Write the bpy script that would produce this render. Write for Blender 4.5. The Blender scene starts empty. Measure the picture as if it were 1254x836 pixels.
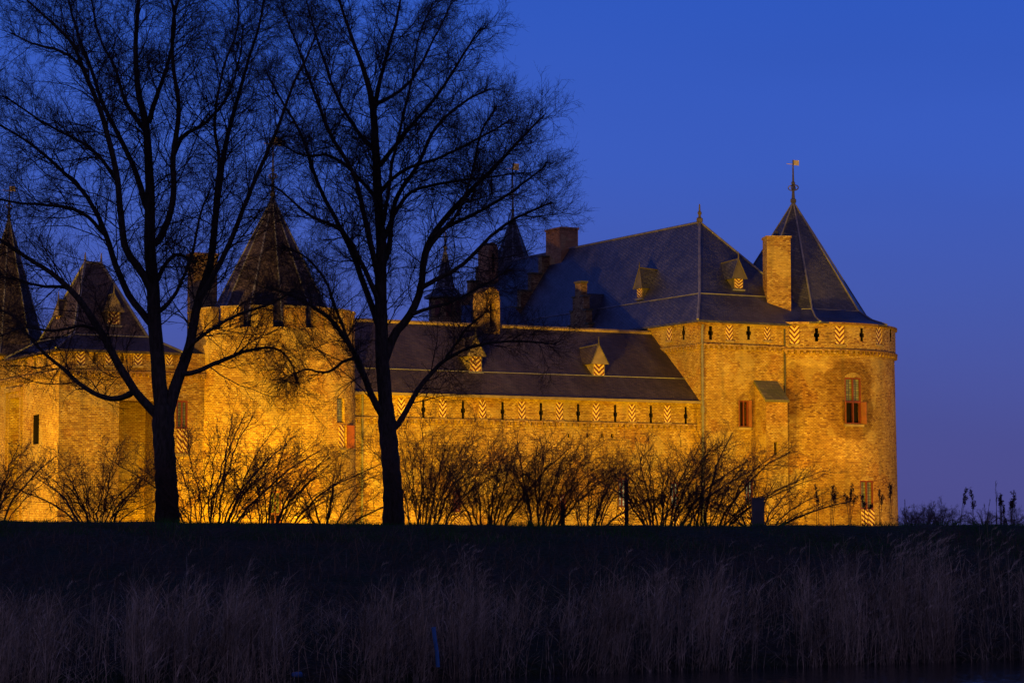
import bpy, math, random
import numpy as np
from mathutils import Vector, Matrix
random.seed(7); rng = np.random.default_rng(11)
sc = bpy.context.scene
R_ = math.radians
# ------------------------------------------------------------------ camera
F = 3000.0; HZ = 645.0; EYE = 3.2; TH = math.atan((HZ-418)/F)
cd = bpy.data.cameras.new("camera"); cam = bpy.data.objects.new("camera", cd)
sc.collection.objects.link(cam); sc.camera = cam
cam.location = (0, 0, EYE); cam.rotation_euler = (R_(90)+TH, 0, 0)
cd.sensor_width = 36; cd.lens = 36*F/1254; cd.clip_start = 0.1; cd.clip_end = 6000
# ------------------------------------------------------------------ world (dusk sky)
w = bpy.data.worlds.new("World"); sc.world = w; w.use_nodes = True
nt = w.node_tree; N = nt.nodes; Lk = nt.links
bg = N['Background']; out = N['World Output']
tc = N.new('ShaderNodeTexCoord'); sep = N.new('ShaderNodeSeparateXYZ'); Lk.new(tc.outputs['Generated'], sep.inputs[0])
cr = N.new('ShaderNodeValToRGB'); Lk.new(sep.outputs['Z'], cr.inputs[0])
e = cr.color_ramp.elements
e[0].position = 0.0; e[0].color = (.072, .073, .262, 1)
e[1].position = 1.0; e[1].color = (.012, .030, .20, 1)
for p, c in ((.03, (.063, .074, .295, 1)), (.09, (.047, .088, .405, 1)), (.145, (.033, .094, .490, 1)), (.21, (.022, .088, .505, 1)), (.45, (.018, .055, .36, 1))):
    x = e.new(p); x.color = c
sky = N.new('ShaderNodeTexSky'); sky.sky_type = 'NISHITA'; sky.sun_disc = False
sky.sun_elevation = R_(1.0); sky.sun_rotation = R_(-70)
mul = N.new('ShaderNodeMix'); mul.data_type = 'RGBA'; mul.blend_type = 'ADD'; mul.inputs[0].default_value = .01
bk = N.new('ShaderNodeMapRange'); bk.interpolation_type = 'SMOOTHSTEP'; bk.inputs[1].default_value = .15; bk.inputs[2].default_value = -.9; bk.inputs[3].default_value = 0; bk.inputs[4].default_value = .85
Lk.new(sep.outputs['Y'], bk.inputs[0])
glow = N.new('ShaderNodeMix'); glow.data_type = 'RGBA'; glow.inputs[7].default_value = (.125, .085, .17, 1)
Lk.new(bk.outputs[0], glow.inputs[0]); Lk.new(cr.outputs[0], glow.inputs[6]); Lk.new(glow.outputs[2], mul.inputs[6]); Lk.new(sky.outputs[0], mul.inputs[7])
nz = N.new('ShaderNodeTexNoise'); nz.inputs['Scale'].default_value = 2.2; nz.inputs['Detail'].default_value = 3
mp = N.new('ShaderNodeMapping'); mp.inputs['Scale'].default_value = (1, 1, 5)
Lk.new(tc.outputs['Generated'], mp.inputs[0]); Lk.new(mp.outputs[0], nz.inputs[0])
mr = N.new('ShaderNodeMapRange'); mr.inputs[1].default_value = .3; mr.inputs[2].default_value = .7; mr.inputs[3].default_value = .93; mr.inputs[4].default_value = 1.07
Lk.new(nz.outputs[0], mr.inputs[0])
m2 = N.new('ShaderNodeMix'); m2.data_type = 'RGBA'; m2.blend_type = 'MULTIPLY'; m2.inputs[0].default_value = 1
Lk.new(mul.outputs[2], m2.inputs[6]); Lk.new(mr.outputs[0], m2.inputs[7]); Lk.new(m2.outputs[2], bg.inputs[0])
bg.inputs[1].default_value = 1.0
sd = bpy.data.lights.new("sun", 'SUN'); sd.energy = .05; sd.angle = R_(12); sd.color = (.7, .65, 1)
so = bpy.data.objects.new("sun", sd); sc.collection.objects.link(so)
so.rotation_euler = Vector((.9, .35, -.25)).to_track_quat('-Z', 'Y').to_euler()
sc.view_settings.view_transform = 'Standard'; sc.view_settings.look = 'None'
sc.view_settings.gamma = 1; sc.view_settings.exposure = 0; sc.view_settings.use_curve_mapping = False
# sodium floodlights on the castle berm (position, aim, watts, cone)
def flood(loc, aim, W, cone=95, col=(1, .515, .004), blend=.8, r=.25):
    d = bpy.data.lights.new("floodlight", 'SPOT'); d.energy = W; d.color = col
    d.spot_size = R_(cone); d.spot_blend = blend; d.shadow_soft_size = r
    o = bpy.data.objects.new("floodlight", d); sc.collection.objects.link(o)
    o.location = loc; o.rotation_euler = (Vector(aim)-Vector(loc)).to_track_quat('-Z', 'Y').to_euler()
flood((-37, 114, 1.2), (-26, 131, 4), 50000, 100)
flood((-32, 100, 1.5), (-23, 129, 6), 3500, 80)
flood((-18.3, 123.5, 1.0), (-15.8, 130, .8), 7500, 115)
flood((-14, 99, 1.5), (-6, 134, 6), 36000, 78)
flood((-6, 116, 1.2), (2, 142, 4), 30000, 105)
flood((-11, 99, 1.5), (9, 146, 7), 66000, 72)
flood((12, 124, 1.2), (18, 149, 2), 12500, 105)
flood((31, 130, 1.2), (21, 152, 6), 24000, 90)
# ------------------------------------------------------------------ helpers
def P(px, py, Y):
    cx = (px-627)/F; cy = (418-py)/F
    dy = math.cos(TH)-cy*math.sin(TH); dz = math.sin(TH)+cy*math.cos(TH); t = Y/dy
    return Vector((cx*t, Y, EYE+dz*t))
def tagp(o, label=None, cat=None, group=None, kind=None):
    if label: o['label'] = label
    if cat: o['category'] = cat
    if group: o['group'] = group
    if kind: o['kind'] = kind
    return o
def empty(name, loc, rz=0):
    o = bpy.data.objects.new(name, None); sc.collection.objects.link(o)
    o.location = loc; o.rotation_euler = (0, 0, rz); o.empty_display_size = .3
    return o
class MB:
    def __init__(s): s.v = []; s.f = []; s.m = []; s.uv = []
    def face(s, pts, mat=0, uv=None):
        pts = [Vector(p) for p in pts]
        n = Vector((0, 0, 0))
        for i in range(len(pts)):
            a = pts[i]; b = pts[(i+1) % len(pts)]; n += a.cross(b)
        if n.length < 1e-9: return
        n.normalize()
        if uv is None:
            h = Vector((0, 0, 1)).cross(n)
            if h.length < .05: h = Vector((1, 0, 0))
            h.normalize(); k = n.cross(h)
            uv = [(p.dot(h), p.dot(k)) for p in pts]
        i0 = len(s.v); s.v += [tuple(p) for p in pts]; s.f.append(list(range(i0, i0+len(pts)))); s.m.append(mat); s.uv += uv
    def hexa(s, p, mat=0, front_uv=False):
        # p: 8 corners; 0-3 front (d0) counterclockwise seen from outside, 4-7 back
        q = [(0, 1, 2, 3), (5, 4, 7, 6), (4, 0, 3, 7), (1, 5, 6, 2), (3, 2, 6, 7), (4, 5, 1, 0)]
        for k, ix in enumerate(q):
            s.face([p[i] for i in ix], mat, [(0, 0), (1, 0), (1, 1), (0, 1)] if front_uv else None)
    def box(s, x0, x1, y0, y1, z0, z1, mat=0):
        s.hexa([(x0, y0, z0), (x1, y0, z0), (x1, y0, z1), (x0, y0, z1), (x0, y1, z0), (x1, y1, z0), (x1, y1, z1), (x0, y1, z1)], mat)
    def mbox(s, fn, u0, u1, v0, v1, d0, d1, mat=0, fuv=False):
        s.hexa([fn(u0, v0, d0), fn(u1, v0, d0), fn(u1, v1, d0), fn(u0, v1, d0), fn(u0, v0, d1), fn(u1, v0, d1), fn(u1, v1, d1), fn(u0, v1, d1)], mat, fuv)
    def tube(s, pts, r, n=6, mat=0):
        pts = [Vector(p) for p in pts]; rs = r if isinstance(r, (list, tuple)) else [r]*len(pts); rings = []
        for i, p in enumerate(pts):
            t = (pts[min(i+1, len(pts)-1)]-pts[max(i-1, 0)]).normalized()
            a = t.orthogonal().normalized() if i == 0 else (a-t*a.dot(t)).normalized()
            b = t.cross(a)
            rings.append([p+(a*math.cos(2*math.pi*k/n)+b*math.sin(2*math.pi*k/n))*rs[i] for k in range(n)])
        for i in range(len(rings)-1):
            for k in range(n):
                s.face([rings[i][k], rings[i][(k+1) % n], rings[i+1][(k+1) % n], rings[i+1][k]], mat)
        s.face(rings[0][::-1], mat); s.face(rings[-1], mat)
    def build(s, name, mats, parent=None, label=None):
        me = bpy.data.meshes.new(name); me.from_pydata(s.v, [], s.f)
        for m in (mats if isinstance(mats, (list, tuple)) else [mats]): me.materials.append(m)
        me.polygons.foreach_set('material_index', s.m)
        ul = me.uv_layers.new(name='UVMap'); ul.data.foreach_set('uv', np.array(s.uv, dtype=np.float32).ravel())
        o = bpy.data.objects.new(name, me); sc.collection.objects.link(o)
        if parent: o.parent = parent
        if label: o['label'] = label
        return o
# ------------------------------------------------------------------ materials
def newmat(name, rough=.85):
    m = bpy.data.materials.new(name); m.use_nodes = True
    b = m.node_tree.nodes['Principled BSDF']; b.inputs['Roughness'].default_value = rough
    if rough >= .85: b.inputs['Specular IOR Level'].default_value = .12
    return m, m.node_tree.nodes, m.node_tree.links, b
def mixn(N, L, bt, fac, a, b):
    x = N.new('ShaderNodeMix'); x.data_type = 'RGBA'; x.blend_type = bt
    for sck, v in ((x.inputs[0], fac), (x.inputs[6], a), (x.inputs[7], b)):
        if hasattr(v, 'links') or isinstance(v, bpy.types.NodeSocket): L.new(v, sck)
        elif isinstance(v, tuple): sck.default_value = (*v, 1) if len(v) == 3 else v
        else: sck.default_value = v
    return x.outputs[2]
def noise(N, L, vec, scale, detail=3, lo=.35, hi=.65, a=0., b=1.):
    n = N.new('ShaderNodeTexNoise'); n.inputs['Scale'].default_value = scale; n.inputs['Detail'].default_value = detail
    L.new(vec, n.inputs['Vector'])
    r = N.new('ShaderNodeMapRange'); r.inputs[1].default_value = lo; r.inputs[2].default_value = hi; r.inputs[3].default_value = a; r.inputs[4].default_value = b
    L.new(n.outputs[0], r.inputs[0]); return r.outputs[0]
def math_(N, L, op, a, b=None):
    x = N.new('ShaderNodeMath'); x.operation = op
    for i, v in enumerate((a, b)):
        if v is None: continue
        if isinstance(v, bpy.types.NodeSocket): L.new(v, x.inputs[i])
        else: x.inputs[i].default_value = v
    return x.outputs[0]
def brick_mat(name, c1, c2, mort, dark=(.16, .09, .06), bw=.20, bh=.092, darkamt=.5, patches=None, lightamt=.35):
    m, N, L, b = newmat(name, .9)
    uv = N.new('ShaderNodeUVMap').outputs[0]
    # slight waviness of the courses
    br = N.new('ShaderNodeTexBrick'); L.new(uv, br.inputs['Vector'])
    br.inputs['Scale'].default_value = 1; br.inputs['Brick Width'].default_value = bw; br.inputs['Row Height'].default_value = bh
    br.inputs['Mortar Size'].default_value = .016; br.inputs['Mortar Smooth'].default_value = .3
    br.inputs['Color1'].default_value = (0, 0, 0, 1); br.inputs['Color2'].default_value = (1, 1, 1, 1); br.inputs['Mortar'].default_value = (.5, .5, .5, 1)
    g = br.outputs['Color']
    col = mixn(N, L, 'MIX', g, c1, c2)
    # darker, over-fired bricks
    th = N.new('ShaderNodeMapRange'); L.new(g, th.inputs[0]); th.inputs[1].default_value = .0; th.inputs[2].default_value = .32; th.inputs[3].default_value = 1; th.inputs[4].default_value = 0
    zone = noise(N, L, uv, .33, 4, .38, .62, .35, 1.0)
    dk = math_(N, L, 'MULTIPLY', math_(N, L, 'MULTIPLY', th.outputs[0], zone), darkamt*1.6)
    col = mixn(N, L, 'MIX', dk, col, dark)
    # pale bricks
    tl = N.new('ShaderNodeMapRange'); L.new(g, tl.inputs[0]); tl.inputs[1].default_value = .86; tl.inputs[2].default_value = .97; tl.inputs[3].default_value = 0; tl.inputs[4].default_value = lightamt*1.5
    col = mixn(N, L, 'MIX', tl.outputs[0], col, (.66, .52, .26))
    col = mixn(N, L, 'MIX', math_(N, L, 'MULTIPLY', br.outputs['Fac'], .75), col, mort)
    # large weathering
    col = mixn(N, L, 'MULTIPLY', 1., col, noise(N, L, uv, .22, 6, .3, .7, .62, 1.22))
    col = mixn(N, L, 'MULTIPLY', 1., col, noise(N, L, uv, 2.3, 5, .3, .7, .82, 1.15))
    # areas rebuilt with redder and with paler brick
    col = mixn(N, L, 'MIX', noise(N, L, uv, .31, 5, .56, .585, 0, .45), col, mixn(N, L, 'MULTIPLY', 1., col, (.80, .56, .50)))
    mof = N.new('ShaderNodeVectorMath'); mof.inputs[1].default_value = (31, 17, 0); L.new(uv, mof.inputs[0])
    col = mixn(N, L, 'MIX', noise(N, L, mof.outputs[0], .42, 4, .58, .60, 0, .35), col, (.50, .40, .17))
    mpn = N.new('ShaderNodeMapping'); mpn.inputs['Scale'].default_value = (1.4, .12, 1); L.new(uv, mpn.inputs[0])
    streak = noise(N, L, mpn.outputs[0], 1.0, 4, .52, .75, 0, .45)
    col = mixn(N, L, 'MIX', streak, col, (.13, .11, .07))
    if patches:      # brickwork darkened in rounded patches: list of (u, v, ru, rv)
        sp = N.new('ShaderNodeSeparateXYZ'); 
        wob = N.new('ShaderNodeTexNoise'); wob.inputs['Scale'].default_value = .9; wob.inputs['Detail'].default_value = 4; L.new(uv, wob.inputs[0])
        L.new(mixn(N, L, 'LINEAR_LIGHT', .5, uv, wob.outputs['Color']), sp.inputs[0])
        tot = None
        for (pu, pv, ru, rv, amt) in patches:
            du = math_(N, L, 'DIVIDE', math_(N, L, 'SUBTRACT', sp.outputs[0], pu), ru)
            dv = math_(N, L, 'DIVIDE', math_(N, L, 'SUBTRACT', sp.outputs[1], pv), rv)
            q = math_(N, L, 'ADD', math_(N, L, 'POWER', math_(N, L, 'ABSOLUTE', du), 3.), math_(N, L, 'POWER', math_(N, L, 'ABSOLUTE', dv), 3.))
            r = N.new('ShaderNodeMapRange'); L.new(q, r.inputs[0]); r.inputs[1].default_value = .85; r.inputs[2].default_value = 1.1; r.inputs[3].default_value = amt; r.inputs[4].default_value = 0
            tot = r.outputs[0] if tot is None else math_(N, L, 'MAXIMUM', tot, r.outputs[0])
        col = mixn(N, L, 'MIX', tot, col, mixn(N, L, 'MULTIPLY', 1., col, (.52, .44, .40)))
    L.new(col, b.inputs['Base Color'])
    bp = N.new('ShaderNodeBump'); bp.inputs['Strength'].default_value = .9; bp.inputs['Distance'].default_value = .03
    hgt = math_(N, L, 'ADD', math_(N, L, 'MULTIPLY', br.outputs['Fac'], -1.), math_(N, L, 'ADD', math_(N, L, 'MULTIPLY', g, .8), noise(N, L, uv, 3, 4, .2, .8, 0, 1.2)))
    L.new(hgt, bp.inputs['Height']); L.new(bp.outputs[0], b.inputs['Normal'])
    return m
def slate_mat(name, c1, c2, rough=.5, bw=.34, bh=.17, diag=True, moss=0):
    m, N, L, b = newmat(name, rough)
    uv = N.new('ShaderNodeUVMap').outputs[0]
    mpn = N.new('ShaderNodeMapping'); mpn.inputs['Rotation'].default_value = (0, 0, R_(22) if diag else 0); L.new(uv, mpn.inputs[0]); vec = mpn.outputs[0]
    br = N.new('ShaderNodeTexBrick'); L.new(vec, br.inputs['Vector'])
    br.inputs['Scale'].default_value = 1; br.inputs['Brick Width'].default_value = bw; br.inputs['Row Height'].default_value = bh
    br.inputs['Mortar Size'].default_value = .014; br.inputs['Mortar Smooth'].default_value = .2
    br.inputs['Color1'].default_value = (0, 0, 0, 1); br.inputs['Color2'].default_value = (1, 1, 1, 1); br.inputs['Mortar'].default_value = (.2, .2, .2, 1)
    col = mixn(N, L, 'MIX', br.outputs['Color'], c1, c2)
    col = mixn(N, L, 'MULTIPLY', math_(N, L, 'MULTIPLY', br.outputs['Fac'], .8), col, (.3, .3, .3))
    col = mixn(N, L, 'MULTIPLY', 1., col, noise(N, L, uv, .5, 6, .3, .7, .6, 1.25))
    mq = N.new('ShaderNodeMapping'); mq.inputs['Scale'].default_value = (1.5, .15, 1); L.new(uv, mq.inputs[0])
    col = mixn(N, L, 'MIX', noise(N, L, mq.outputs[0], 1., 5, .5, .8, 0, .35), col, (.13, .12, .12))
    if moss: col = mixn(N, L, 'MIX', noise(N, L, uv, 1.3, 5, .4, .6, 0, moss), col, (.09, .10, .03))
    L.new(col, b.inputs['Base Color'])
    bp = N.new('ShaderNodeBump'); bp.inputs['Strength'].default_value = .8; bp.inputs['Distance'].default_value = .03
    L.new(math_(N, L, 'ADD', math_(N, L, 'MULTIPLY', br.outputs['Fac'], -1.), math_(N, L, 'ADD', br.outputs['Color'], noise(N, L, uv, 4, 3, .2, .8))), bp.inputs['Height']); L.new(bp.outputs[0], b.inputs['Normal'])
    return m
def plain(name, c, rough=.7, var=.25, scale=3., metal=0):
    m, N, L, b = newmat(name, rough); b.inputs['Metallic'].default_value = metal
    t = N.new('ShaderNodeTexCoord').outputs['Object']
    col = mixn(N, L, 'MULTIPLY', 1., c, noise(N, L, t, scale, 5, .3, .7, 1-var, 1+var))
    L.new(col, b.inputs['Base Color']); return m
def stripe_mat(name, k, slope, red=(.13, .028, .015), cream=(.62, .48, .17)):
    m, N, L, b = newmat(name, .7)
    uv = N.new('ShaderNodeUVMap').outputs[0]; sp = N.new('ShaderNodeSeparateXYZ'); L.new(uv, sp.inputs[0])
    if slope == 'chev': a = math_(N, L, 'MULTIPLY', math_(N, L, 'ABSOLUTE', math_(N, L, 'SUBTRACT', sp.outputs[0], .5)), -2.2)
    else: a = math_(N, L, 'MULTIPLY', sp.outputs[0], slope)
    f = math_(N, L, 'FRACT', math_(N, L, 'ADD', math_(N, L, 'MULTIPLY', sp.outputs[1], k), math_(N, L, 'ADD', a, 5.)))
    g = math_(N, L, 'GREATER_THAN', f, .5)
    t = N.new('ShaderNodeTexCoord').outputs['Object']
    col = mixn(N, L, 'MIX', g, red, cream)
    col = mixn(N, L, 'MULTIPLY', 1., col, noise(N, L, t, 4, 5, .3, .7, .75, 1.2))
    L.new(col, b.inputs['Base Color']); return m
BR = brick_mat('brick', (.38, .225, .055), (.54, .38, .105), (.20, .13, .07), dark=(.15, .07, .04))
BRT = brick_mat('brick_band', (.32, .18, .07), (.47, .33, .14), (.22, .15, .09), dark=(.14, .06, .04), darkamt=.9)
BRR = brick_mat('brick_red', (.50, .22, .085), (.62, .32, .14), (.36, .24, .14), darkamt=.4, lightamt=.1)
SL = slate_mat('slate', (.034, .037, .052), (.070, .074, .094), .42)
SLB = slate_mat('slate_brown', (.037, .027, .025), (.072, .053, .048), .65, .3, .15)
LEAD = plain('lead', (.15, .155, .175), .45, .3, 2.)
LEADD = plain('dull_lead', (.075, .068, .06), .7, .3, 2.)
DARK = plain('opening_shade', (.012, .010, .010), .9)  # near-black paint giving the shade inside openings and recesses
STONE = plain('stone', (.26, .20, .12), .85, .3, 2.)
WOOD = plain('painted_wood', (.20, .16, .09), .6, .3, 2.)
RED = plain('red_paint', (.13, .024, .012), .6, .3, 3.)
IRON = plain('iron', (.05, .05, .055), .5, .3, 5.)
GOLD = plain('gilt', (.50, .42, .24), .4, .2, 5.)
CHEV = stripe_mat('chevron_paint', 3.6, 'chev'); CHEVS = stripe_mat('chevron_paint_small', 3., 'chev')
DIAG = stripe_mat('diagonal_paint', 4.5, 1.3)
MOSS = slate_mat('mossy_slabs', (.13, .12, .07), (.19, .17, .10), .8, .5, .25, False, .6)
def glass_mat():
    m, N, L, b = newmat('leaded_glass', .25)
    uv = N.new('ShaderNodeUVMap').outputs[0]
    mq = N.new('ShaderNodeMapping'); mq.inputs['Scale'].default_value = (4, 9, 1); L.new(uv, mq.inputs[0])
    br = N.new('ShaderNodeTexBrick'); br.offset = 0; L.new(mq.outputs[0], br.inputs['Vector']); br.inputs['Scale'].default_value = 1
    br.inputs['Brick Width'].default_value = 1; br.inputs['Row Height'].default_value = 1; br.inputs['Mortar Size'].default_value = .1
    br.inputs['Color1'].default_value = (.09, .11, .06, 1); br.inputs['Color2'].default_value = (.20, .21, .10, 1); br.inputs['Mortar'].default_value = (.04, .04, .03, 1)
    L.new(br.outputs['Color'], b.inputs['Base Color']); return m
GLASS = glass_mat()
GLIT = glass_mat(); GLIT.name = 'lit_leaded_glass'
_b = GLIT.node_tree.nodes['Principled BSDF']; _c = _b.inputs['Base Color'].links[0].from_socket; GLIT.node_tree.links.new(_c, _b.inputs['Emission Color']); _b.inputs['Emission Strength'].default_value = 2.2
# ------------------------------------------------------------------ castle frame
AL = R_(28); CA, SA = math.cos(AL), math.sin(AL)
C0 = P(858, 645, 146); CX, CY = C0.x, C0.y
castle = empty('castle', (CX, CY, 0), AL)
tagp(castle, 'floodlit medieval brick castle with round towers and slate roofs beyond the dike', 'castle')
def loc2(X, Y): dx, dy = X-CX, Y-CY; return dx*CA+dy*SA, -dx*SA+dy*CA
def lp(px, py, Y): p = P(px, py, Y); a, b = loc2(p.x, p.y); return a, b, p.z
def world(s, t): return CX+s*CA-t*SA, CY+s*SA+t*CA
camL = loc2(0, 0)
def ray(px, py): a, b, z = lp(px, py, 100.); return (a-camL[0], b-camL[1], z-EYE)
def onT(px, py, t0): d = ray(px, py); k = (t0-camL[1])/d[1]; return camL[0]+d[0]*k, EYE+d[2]*k
def onS(px, py, s0): d = ray(px, py); k = (s0-camL[0])/d[0]; return camL[1]+d[1]*k, EYE+d[2]*k
def zat(py, s, t, px=None):
    X, Y = world(s, t); return P(627, py, Y).z
def onC(px, py, c, R):
    d = ray(px, py); ox, oy = camL[0]-c[0], camL[1]-c[1]
    A = d[0]**2+d[1]**2; B = 2*(ox*d[0]+oy*d[1]); CC = ox*ox+oy*oy-R*R; D = B*B-4*A*CC
    k = (-B-math.sqrt(max(D, 0)))/(2*A); x, y = ox+d[0]*k, oy+d[1]*k
    return math.atan2(y, x), EYE+d[2]*k
def cylmap(c, R, zb=None, batter=0.):
    def fn(u, v, d):
        r = R+(max(0, (zb or 0)-v)*batter)-d; a = u/R
        return (c[0]+r*math.cos(a), c[1]+r*math.sin(a), v)
    return fn
def frontmap(t0): return lambda u, v, d: (u, t0+d, v)
def leftmap(s0): return lambda u, v, d: (s0+d, -u, v)      # u = -t so that u grows to the right as seen
def wall_grid(mb, fn, u0, u1, v0, v1, holes=(), step=None, mat=0, hmat=1, ztop=None):
    us = {u0, u1}; vs = {v0, v1}
    if step:
        n = max(1, int((u1-u0)/step))
        for i in range(n+1): us.add(u0+(u1-u0)*i/n)
    for h in holes: us.update((h[0], h[1])); vs.update((h[2], h[3]))
    us = sorted(x for x in us if u0-1e-6 <= x <= u1+1e-6); vs = sorted(x for x in vs if v0-1e-6 <= x <= v1+1e-6)
    def hole(i, j):
        if i < 0 or j < 0 or i >= len(us)-1 or j >= len(vs)-1: return 0
        a = (us[i]+us[i+1])/2; b = (vs[j]+vs[j+1])/2; d = 0
        for h in holes:
            if h[0] < a < h[1] and h[2] < b < h[3]: d = max(d, h[4])
        return d
    for i in range(len(us)-1):
        if us[i+1]-us[i] < 1e-5: continue
        for j in range(len(vs)-1):
            a, b, c, e_ = us[i], us[i+1], vs[j], vs[j+1]; d = hole(i, j)
            uvq = [(a, c), (b, c), (b, e_), (a, e_)]
            rm_ = hmat if d > .8 and d < 1 else mat  # reveals of deep slits painted near-black for their inner shade
            if not d: mb.face([fn(a, c, 0), fn(b, c, 0), fn(b, e_, 0), fn(a, e_, 0)], mat, uvq); continue
            mb.face([fn(a, c, d), fn(b, c, d), fn(b, e_, d), fn(a, e_, d)], hmat, uvq)
            if hole(i-1, j) != d: mb.face([fn(a, c, 0), fn(a, c, d), fn(a, e_, d), fn(a, e_, 0)], rm_)
            if hole(i+1, j) != d: mb.face([fn(b, c, d), fn(b, c, 0), fn(b, e_, 0), fn(b, e_, d)], rm_)
            if hole(i, j-1) != d: mb.face([fn(a, c, 0), fn(b, c, 0), fn(b, c, d), fn(a, c, d)], rm_)
            if hole(i, j+1) != d: mb.face([fn(a, e_, d), fn(b, e_, d), fn(b, e_, 0), fn(a, e_, 0)], rm_)
def slit(u, z0, z1, w=.20):      # keyhole loophole as two overlapping holes
    zc = (z0+z1)/2
    return [(u-w/2, u+w/2, z0, z1, .9), (u-w*.85, u+w*.85, zc-.13, zc+.10, .9)]
def loophole(fn, u, z0, z1, w=.17):
    mb = MB(); mb.mbox(fn, u-w*.9, u+w*.9, z0-.06, z0-.003, -.03, .2)
    mb.build('loophole', STONE, castle)
def shutter(fn, u0, u1, z0, z1, mat=None, sill=True):
    mb = MB(); g = (u1-u0)*.02
    mb.mbox(fn, u0+g, u1-g, z0, z1, -.05, .08, 0, True)
    o = mb.build('shutter', mat or CHEV, castle)
    if sill:
        mb = MB(); mb.mbox(fn, u0-.05, u1+.05, z0-.13, z0-.005, -.12, .1); mb.build('sill', STONE, o)
    # iron hinges
    for q in (.18, .8):
        mb = MB(); zz = z0+(z1-z0)*q; mb.mbox(fn, u0, u0+(u1-u0)*.35, zz-.015, zz+.015, -.062, -.052); mb.build('hinge', IRON, o)
def corbels(fn, u0, u1, z, step=.36, proud=.15, name='string_course', mat=None, mat2=None, seg=.5):
    mb = MB(); n = max(1, int((u1-u0)/seg))
    for i in range(n):
        a = u0+(u1-u0)*i/n; b = u0+(u1-u0)*(i+1)/n
        mb.mbox(fn, a, b, z, z+.10, -proud, .05)
    n = int((u1-u0)/step)
    for i in range(n):
        a = u0+(u1-u0)*(i+.5)/n; mb.mbox(fn, a-.08, a+.08, z-.2, z-.002, -proud+.015, .05)
    return mb.build(name, mat or BRT, castle)
ZB = .5   # foot of the walls
# ---- hall
HE = zat(392, 0, 0)            # eave height
CEz = zat(491, 0, .4)          # curtain eave height
tw_c = loc2(P(975, 645, 155).x, 155.); TR = 6.25
sJ = tw_c[0]-math.sqrt(TR**2-tw_c[1]**2)
HW = 9.0; tEnd = onS(596, 330, 4.5)[0]
fr = frontmap(0.); lf = leftmap(0.)
hh = []; loops = []; shut = []
for a, b in ((888, 897), (935, 943)):
    u0, zt = onT(a, 397, 0); u1, zb_ = onT(b, 417, 0); shut.append((fr, u0, u1, zb_, zt)); hh.append((u0, u1, zb_, zt, .3))
for a in (870, 916.6):
    u, zt = onT(a, 399, 0); zb_ = onT(a, 416, 0)[1]; loops.append((fr, u, zb_, zt)); hh += slit(u, zb_, zt)
w1 = (onT(905, 490, 0)[0], onT(917, 490, 0)[0], onT(910, 523, 0)[1], onT(910, 490, 0)[1])
w2 = (onT(912, 588, 0)[0], onT(922, 588, 0)[0], onT(915, 641, 0)[1], onT(915, 588, 0)[1])
hh += [(*w1, .45), (*w2, .3)]
mb = MB(); wall_grid(mb, fr, 0, HW, ZB, HE, hh)
hl = []
u0 = -onS(817, 397, 0)[0]; u1 = -onS(823.5, 397, 0)[0]; zt = onS(820, 396, 0)[1]; zb_ = onS(820, 417, 0)[1]
shut.append((lf, u0, u1, zb_, zt)); hl.append((u0, u1, zb_, zt, .3))
u = -onS(837, 400, 0)[0]; zt = onS(837, 398, 0)[1]; zb_ = onS(837, 416, 0)[1]; loops.append((lf, u, zb_, zt)); hl += slit(u, zb_, zt)
wall_grid(mb, lf, -tEnd, 0, ZB, HE, hl)
mb.face([(HW, 0, ZB), (HW, tEnd, ZB), (HW, tEnd, HE), (HW, 0, HE)])
hallw = mb.build('hall_wall', [BR, DARK], castle, 'tall plain brick hall wall beside the right-hand round tower')
corbels(fr, 0, sJ+.1, onT(900, 424, 0)[1]); corbels(lf, -9, 0, onT(860, 423, 0)[1])
# brick eaves moulding
mb = MB(); mb.mbox(fr, -.12, sJ, HE-.22, HE-.1, -.12, .05); mb.mbox(lf, -12, .0, HE-.22, HE-.1, -.12, .05); mb.build('cornice', BRT, castle)
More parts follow.
